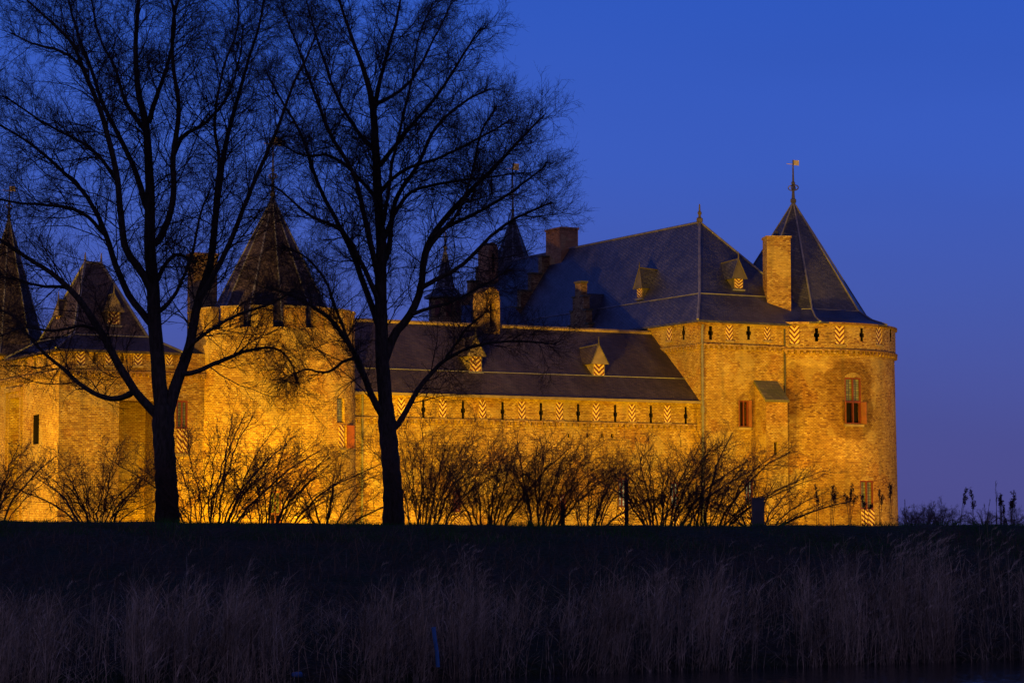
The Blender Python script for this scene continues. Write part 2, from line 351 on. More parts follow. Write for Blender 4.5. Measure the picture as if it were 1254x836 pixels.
# hall roof
ZR = zat(272, 4.5, 7); ZK = zat(359, 1.1, 1.7)
def hip_roof(name, mat, s0, s1, t0, t1, ze, oh, kin, zk, r0, r1, zr, gable_back=False, label=None, capr=.08):
    ks0, ks1, kt0, kt1 = kin
    mb = MB()
    E = [(s0-oh, t0-oh, ze), (s1+oh, t0-oh, ze), (s1+oh, t1+(0 if gable_back else oh), ze), (s0-oh, t1+(0 if gable_back else oh), ze)]
    K = [(s0+ks0, t0+kt0, zk), (s1-ks1, t0+kt0, zk), (s1-ks1, t1-(0 if gable_back else kt1), zk), (s0+ks0, t1-(0 if gable_back else kt1), zk)]
    A = (r0[0], r0[1], zr); B = (r1[0], r1[1], zr)
    for i in range(4): mb.face([E[i], E[(i+1) % 4], K[(i+1) % 4], K[i]])
    if abs(r0[0]-r1[0]) < .01 or gable_back:        # ridge along t
        mb.face([K[0], K[1], A]); mb.face([K[1], K[2], B, A]); mb.face([K[2], K[3], B]); mb.face([K[3], K[0], A, B]); hips = [(E[0], K[0], A), (E[1], K[1], A)]+([] if gable_back else [(E[2], K[2], B), (E[3], K[3], B)])
    else:
        mb.face([K[0], K[1], B, A]); mb.face([K[1], K[2], B]); mb.face([K[2], K[3], A, B]); mb.face([K[3], K[0], A]); hips = [(E[0], K[0], A), (E[1], K[1], B), (E[2], K[2], B), (E[3], K[3], A)]
    El = [(x, y, z-.12) for x, y, z in E]
    for i in range(4): mb.face([El[i], El[(i+1) % 4], E[(i+1) % 4], E[i]])
    mb.face(El[::-1])
    o = mb.build(name, mat, castle, label)
    cp = MB()
    for h in hips:
        cp.tube([Vector(q)+Vector((0, 0, .02)) for q in h], capr)
    cp.tube([Vector(A), Vector(B)], capr)
    cp.build('ridge_cap', LEAD, o)
    lp_ = MB()
    for i in range(4 if not gable_back else 4):
        if gable_back and i == 2: continue
        lp_.tube([Vector(K[i])+Vector((0, 0, .01)), Vector(K[(i+1) % 4])+Vector((0, 0, .01))], .045)
    lp_.build('lead_flashing', LEAD, o)
    return o
hroof = hip_roof('hall_roof', SL, 0, HW, 0, tEnd, HE, .32, (1.1, 1.1, 1.7, 0), ZK, (4.5, 7.0), (4.5, tEnd), ZR, True, 'steep hipped blue slate roof of the hall')
def finial(base, h, parent=None, flag=None, name='finial', r=.05, ball=True):
    mb = MB(); x, y, z = base
    mb.tube([(x, y, z-.25), (x, y, z+h*.35), (x, y, z+h)], [r*2.2, r*1.1, r*.5])
    if ball:
        for q, rr in ((.12, 2.6), (.5, 1.7)):
            mb.tube([(x, y, z+h*q-r*rr), (x, y, z+h*q-r*rr*.5), (x, y, z+h*q+r*rr*.5), (x, y, z+h*q+r*rr)], [r*.6, r*rr, r*rr, r*.6])
    if flag:   # wrought cross scrolls half-way up
        zz = z+h*.40
        for k in range(4):
            a = k*math.pi/2+.6
            pts = [(x+math.cos(a)*r*4.6*math.sin(q), y+math.sin(a)*r*4.6*math.sin(q), zz-r*2.4*math.cos(q)) for q in [i*math.pi/7 for i in range(8)]]
            mb.tube(pts, r*.55, 4)
    o = mb.build(name, LEADD if not flag else IRON, parent or castle)
    if flag:
        v = MB(); fw, fh = flag; zt = z+h
        v.box(x-.02, x+fw, y-.012, y+.012, zt-fh, zt); v.box(x-fw*1.1, x-.02, y-.01, y+.01, zt-fh*.9, zt-fh*.78)
        v.build('vane', GOLD, o)
    return o
finial((4.5, 7, ZR), 1.15, r=.08)
# ---- right round tower
zs = onC(985, 429, tw_c, TR)[1]
TE = zat(396, tw_c[0], tw_c[1]-TR+.5)
tf = cylmap(tw_c, TR, zs, .012)
th_ = []; tsh = []
for a, b in ((966.5, 979), (1021.5, 1033.5), (1071.5, 1078.5)):
    a0, zt = onC(a, 399, tw_c, TR); a1 = onC(b, 399, tw_c, TR)[0]; zb_ = onC(a, 421.5, tw_c, TR)[1]
    tsh.append((tf, a0*TR, a1*TR, zb_, zt)); th_.append((a0*TR, a1*TR, zb_, zt, .25))
for a in (999.5, 1054, 1089):
    an, zt = onC(a, 402, tw_c, TR); zb_ = onC(a, 418, tw_c, TR)[1]; loops.append((tf, an*TR, zb_, zt)); th_ += slit(an*TR, zb_, zt)
def cwin(c, R, a, b, yt, yb): a0, zt = onC(a, yt, c, R); a1 = onC(b, yt, c, R)[0]; return a0*R, a1*R, onC(a, yb, c, R)[1], zt
W3 = cwin(tw_c, TR, 1034, 1054, 462, 519); W4 = cwin(tw_c, TR, 1052, 1068, 588, 648)
th_ += [(*W3, .35), (*W4, .3)]
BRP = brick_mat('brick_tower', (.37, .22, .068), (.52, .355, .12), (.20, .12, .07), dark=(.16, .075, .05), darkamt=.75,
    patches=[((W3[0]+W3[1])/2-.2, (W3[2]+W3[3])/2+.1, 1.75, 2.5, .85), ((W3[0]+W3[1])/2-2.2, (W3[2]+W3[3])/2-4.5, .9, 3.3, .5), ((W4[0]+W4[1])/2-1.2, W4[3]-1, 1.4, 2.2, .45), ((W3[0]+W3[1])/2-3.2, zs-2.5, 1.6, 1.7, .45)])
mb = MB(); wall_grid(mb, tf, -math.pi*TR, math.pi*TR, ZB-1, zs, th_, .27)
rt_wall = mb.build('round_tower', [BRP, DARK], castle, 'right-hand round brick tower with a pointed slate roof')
mb = MB(); tf2 = cylmap(tw_c, TR); wall_grid(mb, lambda u, v, d: tf2(u, v, d-.08), -math.pi*TR, math.pi*TR, zs, TE, th_, .27)
n = 72; mb.build('parapet_band', [BRT, DARK], rt_wall)
corbels(cylmap(tw_c, TR+.0), onC(962, 429, tw_c, TR)[0]*TR-.5, .3*TR, zs, .36, .2)
mb = MB(); ff = cylmap(tw_c, TR)
for i in range(72): mb.mbox(ff, -math.pi*TR+2*math.pi*TR*i/72, -math.pi*TR+2*math.pi*TR*(i+1)/72, TE-.15, TE-.003, -.20, .3)
mb.build('cornice', BRT, rt_wall)
def poly_spire(name, mat, c, R, ze, zk, Rk, zt, n=8, ph=0., label=None, parent=None, capr=.07, flat=False, eave=.0):
    mb = MB(); ring = lambda r, z: [(c[0]+r*math.cos(ph+2*math.pi*k/n), c[1]+r*math.sin(ph+2*math.pi*k/n), z) for k in range(n)]
    E = ring(R, ze); Mid = ring((R+Rk)/2-.05*(R-Rk), ze+(zk-ze)*.38); K = ring(Rk, zk); El = ring(R, ze-.1); A = (c[0], c[1], zt)
    for k in range(n):
        j = (k+1) % n
        mb.face([El[k], El[j], E[j], E[k]]); mb.face([E[k], E[j], Mid[j], Mid[k]]); mb.face([Mid[k], Mid[j], K[j], K[k]]); mb.face([K[k], K[j], A])
    mb.face(El[::-1]); o = mb.build(name, mat, parent or castle, label)
    cp = MB()
    for k in range(n): cp.tube([E[k], Mid[k], K[k], A], [capr, capr, capr, capr*.7])
    cp.build('ridge_cap', LEAD, o)
    cp = MB()
    for k in range(n): cp.tube([K[k], K[(k+1) % n]], .035)
    cp.build('lead_flashing', LEAD, o)
    return o
tz = zat(247, *tw_c)
vd = math.atan2(camL[1]-tw_c[1], camL[0]-tw_c[0])
rr_ = poly_spire('tower_roof', SL, tw_c, TR+.42, TE, TE+.95, TR*.745, tz, 8, vd+R_(13.5), 'pointed octagonal slate roof on the right-hand tower')
finial((tw_c[0], tw_c[1], tz-.3), zat(196, *tw_c)-tz+.3, rr_, (.45, .33), r=.075)
# ---- hall chimney by the tower (turned on its base)
def rbox(mb, c, w, d, z0, z1, rot, mat=0, taper=0):
    ca, sa = math.cos(rot), math.sin(rot)
    def q(x, y, z, k=0): x *= (1-k); y *= (1-k); return (c[0]+x*ca-y*sa, c[1]+x*sa+y*ca, z)
    mb.hexa([q(-w/2, -d/2, z0), q(w/2, -d/2, z0), q(w/2, -d/2, z1, taper), q(-w/2, -d/2, z1, taper), q(-w/2, d/2, z0), q(w/2, d/2, z0), q(w/2, d/2, z1, taper), q(-w/2, d/2, z1, taper)], mat)
def chimney(px0, px1, ytop, zbase, s, t, d, rot, mat=BRR, pot=False, ridge=False):
    X, Y = world(s, t); sc_ = F/Y; wd = (px1-px0)/sc_; zt = P(627, ytop, Y).z
    cpx = (px0+px1)/2; c = lp(cpx, 400, Y)[:2]
    mb = MB(); rbox(mb, c, wd, d, zbase, zt, rot); o = mb.build('chimney', mat, castle)
    mb = MB(); rbox(mb, c, wd+.12, d+.12, zt+.002, zt+.14, rot); mb.build('chimney_cap', mat, o)
    if pot:
        mb = MB(); mb.tube([(c[0], c[1], zt+.1), (c[0], c[1], zt+.5), (c[0], c[1], zt+.62)], [.2, .17, .05], 10); mb.build('chimney_pot', IRON, o)
    return o, c, zt
chimney(937, 966.5, 293, HE-.3, 6.0, 1.9, 1.3, -AL+R_(5.5), BRT, True)
# ---- turreted buttress (garderobe) on the hall front
g0 = onT(929, 470, 0)[0]; g1 = min(onT(962, 470, 0)[0], sJ-.02); gd = 1.15
gz1 = onT(930, 467, 0)[1]; sA, gz0 = onT(945, 490, -gd)
gs0 = onT(938, 500, -gd)[0]; gs1 = onT(964.5, 500, -gd)[0]
mb = MB()
hq = (onT(948, 545, -gd)[0], onT(953, 545, -gd)[0], onT(950, 557, -gd)[1], onT(950, 541, -gd)[1], .3)
wall_grid(mb, frontmap(-gd), gs0, gs1, ZB, gz0, [hq])
mb.face([(gs0, 0, ZB), (gs0, -gd, ZB), (gs0, -gd, gz0), (gs0, 0, gz1)]); mb.face([(gs1, -gd, ZB), (gs1, 0, ZB), (gs1, 0, gz1), (gs1, -gd, gz0)])
bt = mb.build('buttress', [BR, DARK], castle, 'brick buttress with a mossy sloping top on the hall front')
mb = MB(); mb.hexa([(gs0-.1, -gd-.12, gz0-.1), (gs1+.05, -gd-.12, gz0-.1), (gs1+.05, -gd-.12, gz0+.03), (gs0-.1, -gd-.12, gz0+.03), (gs0-.1, -.003, gz1-.1), (gs1+.05, -.003, gz1-.1), (gs1+.05, -.003, gz1+.06), (gs0-.1, -.003, gz1+.06)])
mb.build('sloping_cap', MOSS, bt)
# ---- windows
def window(fn, W, top=.5, upper='glass', lower='dark', leaves=None, label=None, frame=RED, glass=None):
    u0, u1, z0, z1 = W; zm = z0+(z1-z0)*(1-top) if top else z1; mb = MB(); k = .09
    mb.mbox(fn, u0, u0+k, z0, z1, .02, .2); mb.mbox(fn, u1-k, u1, z0, z1, .02, .2)
    mb.mbox(fn, u0+k, u1-k, z1-k, z1, .022, .2); mb.mbox(fn, u0+k, u1-k, z0, z0+k, .022, .2)
    if top: mb.mbox(fn, u0+k, u1-k, zm-.06, zm+.06, .018, .2)
    um = (u0+u1)/2
    mb.mbox(fn, um-.04, um+.04, z0+k, z1-k, .03, .19)
    o = mb.build('window', frame, castle, label)
    if top:
        p = MB(); p.mbox(fn, u0+k, u1-k, zm+.06, z1-k, .12, .15, 0, True); p.build('pane', glass or GLASS, o)
    if lower == 'stripe':
        for a, b in ((u0+.02, um-.01), (um+.01, u1-.02)):
            p = MB(); p.mbox(fn, a, b, z0+.02, zm-.02, -.06, -.01, 0, True); p.build('shutter', DIAG, o)
    if leaves:
        for side in leaves:
            p = MB(); wl = (u1-u0)*.26; zt = zm if top else z1
            a = fn(u0 if side < 0 else u1, z0, 0); b = fn((u0-.12) if side < 0 else (u1+.2), z0, -wl*1.0)
            A = Vector(a); B = Vector(b); tdir = (B-A).normalized(); nn = Vector((-tdir.y, tdir.x, 0))*.03
            B = A+tdir*wl
            p.hexa([A-nn+Vector((0, 0, .02)), B-nn+Vector((0, 0, .02)), Vector((B.x, B.y, zt))-nn, Vector((A.x, A.y, zt))-nn, A+nn+Vector((0, 0, .02)), B+nn+Vector((0, 0, .02)), Vector((B.x, B.y, zt))+nn, Vector((A.x, A.y, zt))+nn])
            p.build('shutter', RED, o, 'plain red shutter leaf standing open')
    s_ = MB(); s_.mbox(fn, u0-.1, u1+.1, z0-.16, z0-.003, -.12, .1); s_.build('sill', STONE, o)
    # segmental relieving arch
    s_ = MB(); n = 9
    for i in range(n):
        f0, f1 = i/n, (i+1)/n; hgt = lambda f: .22*(1-(2*f-1)**2)
        a, b = u0+(u1-u0)*f0, u0+(u1-u0)*f1
        s_.hexa([fn(a+.01, z1+.005, -.035), fn(b-.01, z1+.005, -.035), fn(b-.01, z1+.09+hgt(f1), -.035), fn(a+.01, z1+.09+hgt(f0), -.035), fn(a+.01, z1+.005, .1), fn(b-.01, z1+.005, .1), fn(b-.01, z1+.09+hgt(f1), .1), fn(a+.01, z1+.09+hgt(f0), .1)])
    s_.build('brick_arch', BRT, o)
    return o
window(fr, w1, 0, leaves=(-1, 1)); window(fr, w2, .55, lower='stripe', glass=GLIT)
window(tf, W3, .52, leaves=(-1, 1)); window(tf, W4, .58, lower='stripe')
# drainpipe at hall corner
mb = MB(); mb.tube([(.12, -.18, HE-.25), (.12, -.12, HE-.6), (.12, -.12, ZB)], .07); mb.tube([(.12, -.12, CEz-.3), (.12, -.12, CEz-.7)], .12); mb.build('drainpipe_or_seam', LEAD, castle)
mb = MB(); mb.tube([(sJ-.07, -.07, HE-.3), (sJ-.07, -.07, ZB)], .055); mb.build('drainpipe_or_seam', IRON, castle)  # added dark strip standing in for the shaded tower seam, not a pipe
# ---- curtain wing
tC = .4; sL = onT(435, 480, tC)[0]-1.2; cf = frontmap(tC); ch = []
for i, a in enumerate((491, 541.6, 590.4, 638.5, 684.5, 729.4, 773.3, 816.5)):
    s_, _ = onT(a, 490, tC); z1 = CEz-.30; z0 = z1-1.02; shut.append((cf, s_-.24, s_+.24, z0, z1)); ch.append((s_-.24, s_+.24, z0, z1, .25))
for a in (518.4, 567, 615.4, 662.4, 708, 753.3, 797, 839.6):
    s_, _ = onT(a, 490, tC); z1 = CEz-.35; z0 = z1-1.1; loops.append((cf, s_, z0, z1)); ch += slit(s_, z0, z1, .15)
CW = []
for a, b, y0 in ((556, 564, 600), (757, 767, 585), (821, 831, 590), (685, 693, 605)):
    CW.append((onT(a, 600, tC)[0], onT(b, 600, tC)[0], onT(a, 644, tC)[1], onT(a, y0, tC)[1]))
ch += [(*q, .3) for q in CW]
# putlog holes
for a in (697, 720, 750, 738):
    s_, z_ = onT(a, 533, tC); ch.append((s_-.1, s_+.1, z_-.12, z_+.1, .2))
mb = MB(); wall_grid(mb, cf, sL, -.003, ZB, CEz, ch); mb.face([(sL, 9.5, ZB), (0, 9.5, ZB), (0, 9.5, CEz), (sL, 9.5, CEz)][::-1])
cw = mb.build('curtain_wall', [BR, DARK], castle, 'long low brick wall between the towers with a row of striped shutters')
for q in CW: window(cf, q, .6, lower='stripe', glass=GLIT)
corbels(cf, sL, -.01, onT(700, 518, tC)[1], .38, .16)
CR = zat(408, 0, 5.6); tK = 1.7; CKz = onT(820, 463, tK)[1]
mb = MB(); eo = tC-.35
sl0 = sL-.3
for a, b in (((eo, CEz), (tK, CKz)), ((tK, CKz), (5.6, CR)), ((5.6, CR), (10, CEz))):
    mb.face([(sl0, a[0], a[1]), (-.003, a[0], a[1]), (-.003, b[0], b[1]), (sl0, b[0], b[1])])
mb.face([(sl0, eo, CEz-.1), (-.003, eo, CEz-.1), (-.003, eo, CEz), (sl0, eo, CEz)]); mb.face([(sl0, eo, CEz-.1), (sl0, 1, CEz-.1), (-.003, 1, CEz-.1), (-.003, eo, CEz-.1)])
cro = mb.build('wing_roof', SLB, castle, 'long low brownish slate roof between the towers')
mb = MB(); mb.tube([(sl0, 5.6, CR+.02), (-.01, 5.6, CR+.02)], .13); mb.build('ridge_cap', STONE, cro)
mb = MB(); mb.tube([(sl0, tK, CKz+.01), (-.01, tK, CKz+.01)], .03); mb.build('lead_flashing', LEAD, cro)
mb = MB(); mb.box(sl0, .25, eo-.16, eo-.004, CEz-.17, CEz-.02); mb.build('gutter', WOOD, castle)
mb = MB(); mb.tube([(onT(437, 480, tC)[0]+.3, tC-.1, CEz-.2), (onT(437, 480, tC)[0]+.3, tC-.1, ZB)], .06); mb.build('drainpipe_or_seam', LEAD, castle)
# ---- dormers: origin at face bottom centre; n = outward direction (unit, local), w, wall height, roof height, depth
def dormer(c, n, wd, hw, hr, dp, roofmat, sh=CHEVS, oh=.18, facemat=WOOD, fin=.45, flare=.25):
    n = Vector((n[0], n[1], 0)).normalized(); r = Vector((-n.y, n.x, 0)); c = Vector(c); up = Vector((0, 0, 1))
    r = Vector((n.y*-1, n.x, 0))
    def fn(u, v, d): return tuple(c+r*u+up*v-n*d)
    mb = MB(); mb.mbox(fn, -wd/2, wd/2, -.3, hw, 0, dp); body = mb.build('dormer', facemat, castle)
    p = MB(); g = wd*.10; p.mbox(fn, -wd/2+g, wd/2-g, .05, hw-.05, -.05, -.003, 0, True); p.build('shutter', sh, body)
    p = MB(); p.mbox(fn, -wd/2-.06, wd/2+.06, -.10, -.0, -.14, -.003); p.build('sill', LEAD, body)
    ro = MB(); W = wd/2+oh; b0 = hw-.05; T = hw+hr
    A, B, Cc, D = fn(-W, b0, -oh), fn(W, b0, -oh), fn(W, b0, dp), fn(-W, b0, dp); R0, R1 = fn(0, T, -oh*.2), fn(0, T*.92, dp+.5)
    ro.face([A, B, R0], 1); ro.face([B, Cc, R1, R0]); ro.face([D, A, R0, R1]); ro.face([A, D, Cc, B]); ro.face([Cc, D, R1])
    o = ro.build('dormer_roof', [roofmat, facemat], body)
    tb = MB(); tb.tube([A, R0], .035); tb.tube([B, R0], .035); tb.tube([R0, R1], .045); tb.tube([R0, Vector(R0)+up*fin], [.05, .015]); tb.build('dormer_trim', LEADD, body)
    return body
def roofT_on_curtain(px, py):   # point on curtain front slope seen at pixel
    lo, hi = tK, 5.5
    for _ in range(40):
        m = (lo+hi)/2; z = CKz+(CR-CKz)*(m-tK)/(5.6-tK); zz = onT(px, py, m)[1]
        if zz > z: lo = m
        else: hi = m
    return m
for a, yb in ((582, 455.5), (733, 464.5)):
    t_ = 1.75; s_, z_ = onT(a, yb, t_); dormer((s_, t_, z_), (0, -1), .85, .95, 1.15, 3.0, SLB)
# hall dormers
def on_left(px, py):
    lo, hi = 1.1, 4.4
    for _ in range(40):
        m_ = (lo+hi)/2; t_, z_ = onS(px, py, m_)
        if z_ > ZK+(ZR-ZK)*(m_-1.1)/3.4: lo = m_
        else: hi = m_
    return m_, t_, z_
def on_hip(px, py):
    lo, hi = 1.7, 6.9
    for _ in range(40):
        m_ = (lo+hi)/2; s_, z_ = onT(px, py, m_)
        if z_ > ZK+(ZR-ZK)*(m_-1.7)/5.3: lo = m_
        else: hi = m_
    return s_, m_, z_
s_, t_ = .9, None
a_, t_, z_ = on_left(784, 366); dormer((a_-.02, t_, z_+.04), (-1, 0), .7, .66, 1.3, 2., SL, fin=.35, facemat=LEADD)
a_, t_, z_ = on_hip(904, 355); dormer((a_, t_-.02, z_+.04), (0, -1), .72, .68, 1.2, 2.6, SL, fin=.45, facemat=LEADD)
# brick stepped dormer and lead shed at the foot of the hall's left slope
def step_gable(name, axis, fixed, thick, c, halfw, z0, ztop, steps, mat=BRT, capmat=MOSS, label=None, top=.55):
    # gable in plane t=fixed (axis 's') or s=fixed (axis 't'), centred c
    mb = MB(); cp = []
    def bx(m, a0, a1, f0, f1, za, zb):
        if isinstance(m, list): q = MB(); m.append(q); m = q
        if axis == 's': m.box(a0, a1, f0, f1, za, zb)
        else: m.box(f0, f1, a0, a1, za, zb)
    sw = (halfw-top/2)/steps; sh = (ztop-z0)/(steps+1)
    for k in range(steps):
        for sg in (-1, 1):
            a = c+sg*(halfw-sw*k); b = c+sg*(halfw-sw*(k+1)); a0, a1 = sorted((a, b)); zt = z0+sh*(k+1)
            bx(mb, a0, a1, fixed, fixed+thick, z0-3, zt); bx(cp, a0-.05, a1+.05, fixed-.06, fixed+thick+.06, zt+.002, zt+.12)
    bx(mb, c-top/2, c+top/2, fixed, fixed+thick, z0-3, ztop); bx(cp, c-top/2-.05, c+top/2+.05, fixed-.06, fixed+thick+.06, ztop+.002, ztop+.14)
    o = mb.build(name, mat, castle, label)
    for q in cp: q.build('coping', capmat, o)
    return o
tg = onS(683, 310, 4.5)[0]
step_gable('stepped_gable', 's', tg, .5, 4.5, 4.6, HE+.3, ZR+.75, 5, top=.9, label='stepped brick gable rising through the hall roof')
tg2 = onS(603, 330, 4.5)[0]
step_gable('stepped_gable', 's', tg2, .5, 4.5, 4.6, HE+.3, ZR+.75, 6, top=.9, label='stepped brick gable at the far left end of the hall')
sdm = -.15; tdm, zdm = onS(708, 400, sdm)
step_gable('stepped_dormer', 't', sdm, .45, tdm, 1.35, HE-.2, onS(708, 347, sdm)[1], 3, top=.8, label='small stepped brick dormer at the eaves of the hall')
mb = MB(); zt = onS(708, 352, sdm)[1]-.35
mb.face([(sdm+.3, tdm-1.1, HE+.2), (sdm+.3, tdm, zt), (4.2, tdm, zt), (4.2, tdm-1.1, HE+.2)]); mb.face([(sdm+.3, tdm, zt), (sdm+.3, tdm+1.1, HE+.2), (4.2, tdm+1.1, HE+.2), (4.2, tdm, zt)])
mb.build('dormer_roof', SL, castle)
t0_, z0_ = onS(702, 400, -.5); t1_ = onS(680, 400, -.5)[0]
mb = MB(); mb.box(-.5, 1.2, t0_, t1_, HE-.5, HE+.25); ob = mb.build('roof_hatch', RED, castle)
mb = MB(); mb.box(-.8, 1.3, t0_-.2, t1_+.2, HE+.253, HE+.4); mb.build('hatch_roof', LEAD, ob)
# big ridge chimney & others
c_ = (4.5, tg+1.0); mb = MB(); zt = zat(281, 4.5, tg-1.6); cw_, cd_ = 1.35, 2.2
mb.box(4.5-cw_/2, 4.5+cw_/2, tg-1.7, tg-1.7+cd_, ZR-2.5, zt); o = mb.build('chimney', BRR, castle, 'broad red brick chimney on the hall ridge')
mb = MB(); mb.box(4.5-cw_/2-.06, 4.5+cw_/2+.06, tg-1.76, tg-1.64+cd_, zt+.002, zt+.15); mb.build('chimney_cap', BRR, o)
def bell_gable(px0, px1, ytop, ybot, s, t, dep, mat, label, openings=1):
    X, Y = world(s, t); c = lp((px0+px1)/2, 400, Y)[:2]; wd = (px1-px0)/(F/Y)*.68; zt = P(627, ytop, Y).z; zb_ = P(627, ybot, Y).z
    s0, s1 = c[0]-wd/2+.2, c[0]+wd/2+.2; t0, t1 = c[1], c[1]+dep; zsh = zt-wd*.75
    mb = MB(); hl = (s0+wd*.36, s0+wd*.64, zsh-1.6, zsh-.2, .35)
    wall_grid(mb, frontmap(t0), s0, s1, zb_, zsh, [hl])
    mb.face([(s0, t1, zb_), (s0, t0, zb_), (s0, t0, zsh), (s0, t1, zsh)]); mb.face([(s1, t0, zb_), (s1, t1, zb_), (s1, t1, zsh), (s1, t0, zsh)]); mb.face([(s1, t1, zb_), (s0, t1, zb_), (s0, t1, zsh), (s1, t1, zsh)])
    m = (s0+s1)/2; q = (s1-s0)*.22
    for (tt, rev) in ((t0, False), (t1, True)):
        pts = [(s0, tt, zsh), (s1, tt, zsh), (s1-q*.35, tt, zsh+(zt-zsh)*.65), (m+q*.5, tt, zt), (m-q*.5, tt, zt), (s0+q*.35, tt, zsh+(zt-zsh)*.65)]
        mb.face(pts[::-1] if rev else pts)
    prof = [(s0, zsh), (s0+q*.35, zsh+(zt-zsh)*.65), (m-q*.5, zt), (m+q*.5, zt), (s1-q*.35, zsh+(zt-zsh)*.65), (s1, zsh)]
    for (a, b) in zip(prof[:-1], prof[1:]): mb.face([(a[0], t0, a[1]), (b[0], t0, b[1]), (b[0], t1, b[1]), (a[0], t1, a[1])])
    mb.build('chimney', [mat, DARK], castle, label)
bell_gable(583, 615, 351, 425, onT(603, 400, 4.9)[0], 4.9, 1.5, BR, 'yellow-lit brick chimney with a pointed top standing in the low roof')
s_, t_ = loc2(P(601, 400, 172).x, 172); bell_gable(591, 611, 297, 345, s_, t_, 1.6, BRR, 'small brick chimney with a pointed top beside the far spire')
# far spire tower behind
def far_tower(px, Y, yap, yk, hwk, yeave, hwe, n, ph, ytopf, flag, wall_to, mat=SL, wallhw=None, walln=None, label=None, wmat=BRT):
    s_, t_, _ = lp(px, 400, Y); k = Y/F; za, zk, ze = (P(px, q, Y).z for q in (yap, yk, yeave))
    wh = (wallhw or hwe*.9)*k; c = (s_, t_); mp_ = cylmap(c, wh)
    mb = MB(); nn = walln or 24
    zb_ = P(px, wall_to, Y).z
    for i in range(nn):
        a, b = [ph+2*math.pi*q/nn for q in (i, i+1)]
        mb.face([(c[0]+wh*math.cos(a), c[1]+wh*math.sin(a), zb_), (c[0]+wh*math.cos(b), c[1]+wh*math.sin(b), zb_), (c[0]+wh*math.cos(b), c[1]+wh*math.sin(b), ze), (c[0]+wh*math.cos(a), c[1]+wh*math.sin(a), ze)])
    wo = mb.build('turret_wall', wmat, castle)
    o = poly_spire('spire', mat, c, hwe*k, ze, zk, hwk*k, za, n, ph, label, capr=.05)
    finial((s_, t_, za-.2), P(px, ytopf, Y).z-za+.2, o, flag, r=.05)
    return wo, c, ze
far_tower(628, 178, 262, 322, 22, 345, 36, 8, .3, 200, (.5, .5), 420, label='slim far spire with a gilt vane behind the hall')
wo, c, ze = far_tower(545, 160, 302, 352, 11, 364, 26, 8, .2, 284, None, 430, wallhw=20, walln=8, label='small pointed roof of the stair turret')
for k in range(8):
    a = .2+math.pi/8+k*math.pi/4; rr = 20*160/F*math.cos(math.pi/8); cc = (c[0]+rr*math.cos(a), c[1]+rr*math.sin(a)); tx, ty = -math.sin(a), math.cos(a)
    mb = MB(); nx, ny = math.cos(a)*.012, math.sin(a)*.012; hw_ = .2
    mb.hexa([(cc[0]-tx*hw_+nx, cc[1]-ty*hw_+ny, ze-1.3), (cc[0]+tx*hw_+nx, cc[1]+ty*hw_+ny, ze-1.3), (cc[0]+tx*hw_+nx, cc[1]+ty*hw_+ny, ze-.3), (cc[0]-tx*hw_+nx, cc[1]-ty*hw_+ny, ze-.3), (cc[0]-tx*hw_-nx, cc[1]-ty*hw_-ny, ze-1.3), (cc[0]+tx*hw_-nx, cc[1]+ty*hw_-ny, ze-1.3), (cc[0]+tx*hw_-nx, cc[1]+ty*hw_-ny, ze-.3), (cc[0]-tx*hw_-nx, cc[1]-ty*hw_-ny, ze-.3)])
    mb.build('louvre', RED, wo)
# low link roof behind turret
s_, t_, z_ = lp(575, 372, 165); mb = MB(); zb_ = P(575, 400, 165).z
mb.face([(s_-3, t_-3, zb_-1), (s_+4, t_-3, zb_-1), (s_+4, t_+1, z_), (s_-1, t_+1, z_)]); mb.face([(s_-3, t_-3, zb_-1), (s_-1, t_+1, z_), (s_-3, t_+4, zb_-1)]); mb.build('link_roof', SL, castle)
# ---- left round tower (crenellated)
lc = loc2(P(331, 645, 134).x, 134.); LR = 4.55
PT = P(331, 376, 129.6).z; PB = P(331, 400, 129.6).z
mf0 = cylmap(lc, LR, PB, .012)
lh = []
def lw(a, b, yt, yb): return cwin(lc, LR, a, b, yt, yb)
Wa = lw(324, 335, 421, 449); Wb = lw(413.5, 423, 520, 548); Wc = lw(218, 226.5 if False else 236, 525, 554) if False else lw(238, 246, 526, 553); Wd = lw(330, 344, 601, 648)
We = lw(412, 421, 487, 517)
lh = [(*Wa, .25), (*Wb, .3), (*Wd, .3), (*We, .2)]
mb = MB(); wall_grid(mb, mf0, -math.pi*LR, math.pi*LR, ZB-1, PB, lh, .25)
ltw = mb.build('round_tower', [BR, DARK], castle, 'left-hand round brick tower with battlements')
# merlons
nm = 16; pm = MB(); mo = MB(); ph0 = math.atan2(camL[1]-lc[1], camL[0]-lc[0])+R_(8.5)
mfp = cylmap(lc, LR)
for i in range(nm):
    a0 = ph0+2*math.pi*i/nm; wid = 2*math.pi/nm*.66
    for k in range(3):
        u0 = (a0+wid*k/3)*LR; u1 = (a0+wid*(k+1)/3)*LR
        if k == 1:
            um = (u0+u1)/2; pm.mbox(mfp, u0, um-.07, PB+.003, PT, .0, .5); pm.mbox(mfp, um+.07, u1, PB+.003, PT, .0, .5); pm.mbox(mfp, um-.07, um+.07, PT-.35, PT, .0, .5); pm.mbox(mfp, um-.07, um+.07, PB+.003, PT-.35, .3, .5)
        else: pm.mbox(mfp, u0, u1, PB+.003, PT, .0, .5)
        pm.mbox(mfp, u0, u1, PT+.003, PT+.1, -.06, .56, 1)
n = 48
for i in range(n):
    a, b = 2*math.pi*i/n, 2*math.pi*(i+1)/n
    q = lambda r, an: (lc[0]+r*math.cos(an), lc[1]+r*math.sin(an), PB)
    pm.face([q(LR, a), q(LR, b), (lc[0], lc[1], PB)])
o = pm.build('battlements', [BR, STONE], ltw)
zt = zat(241, *lc)
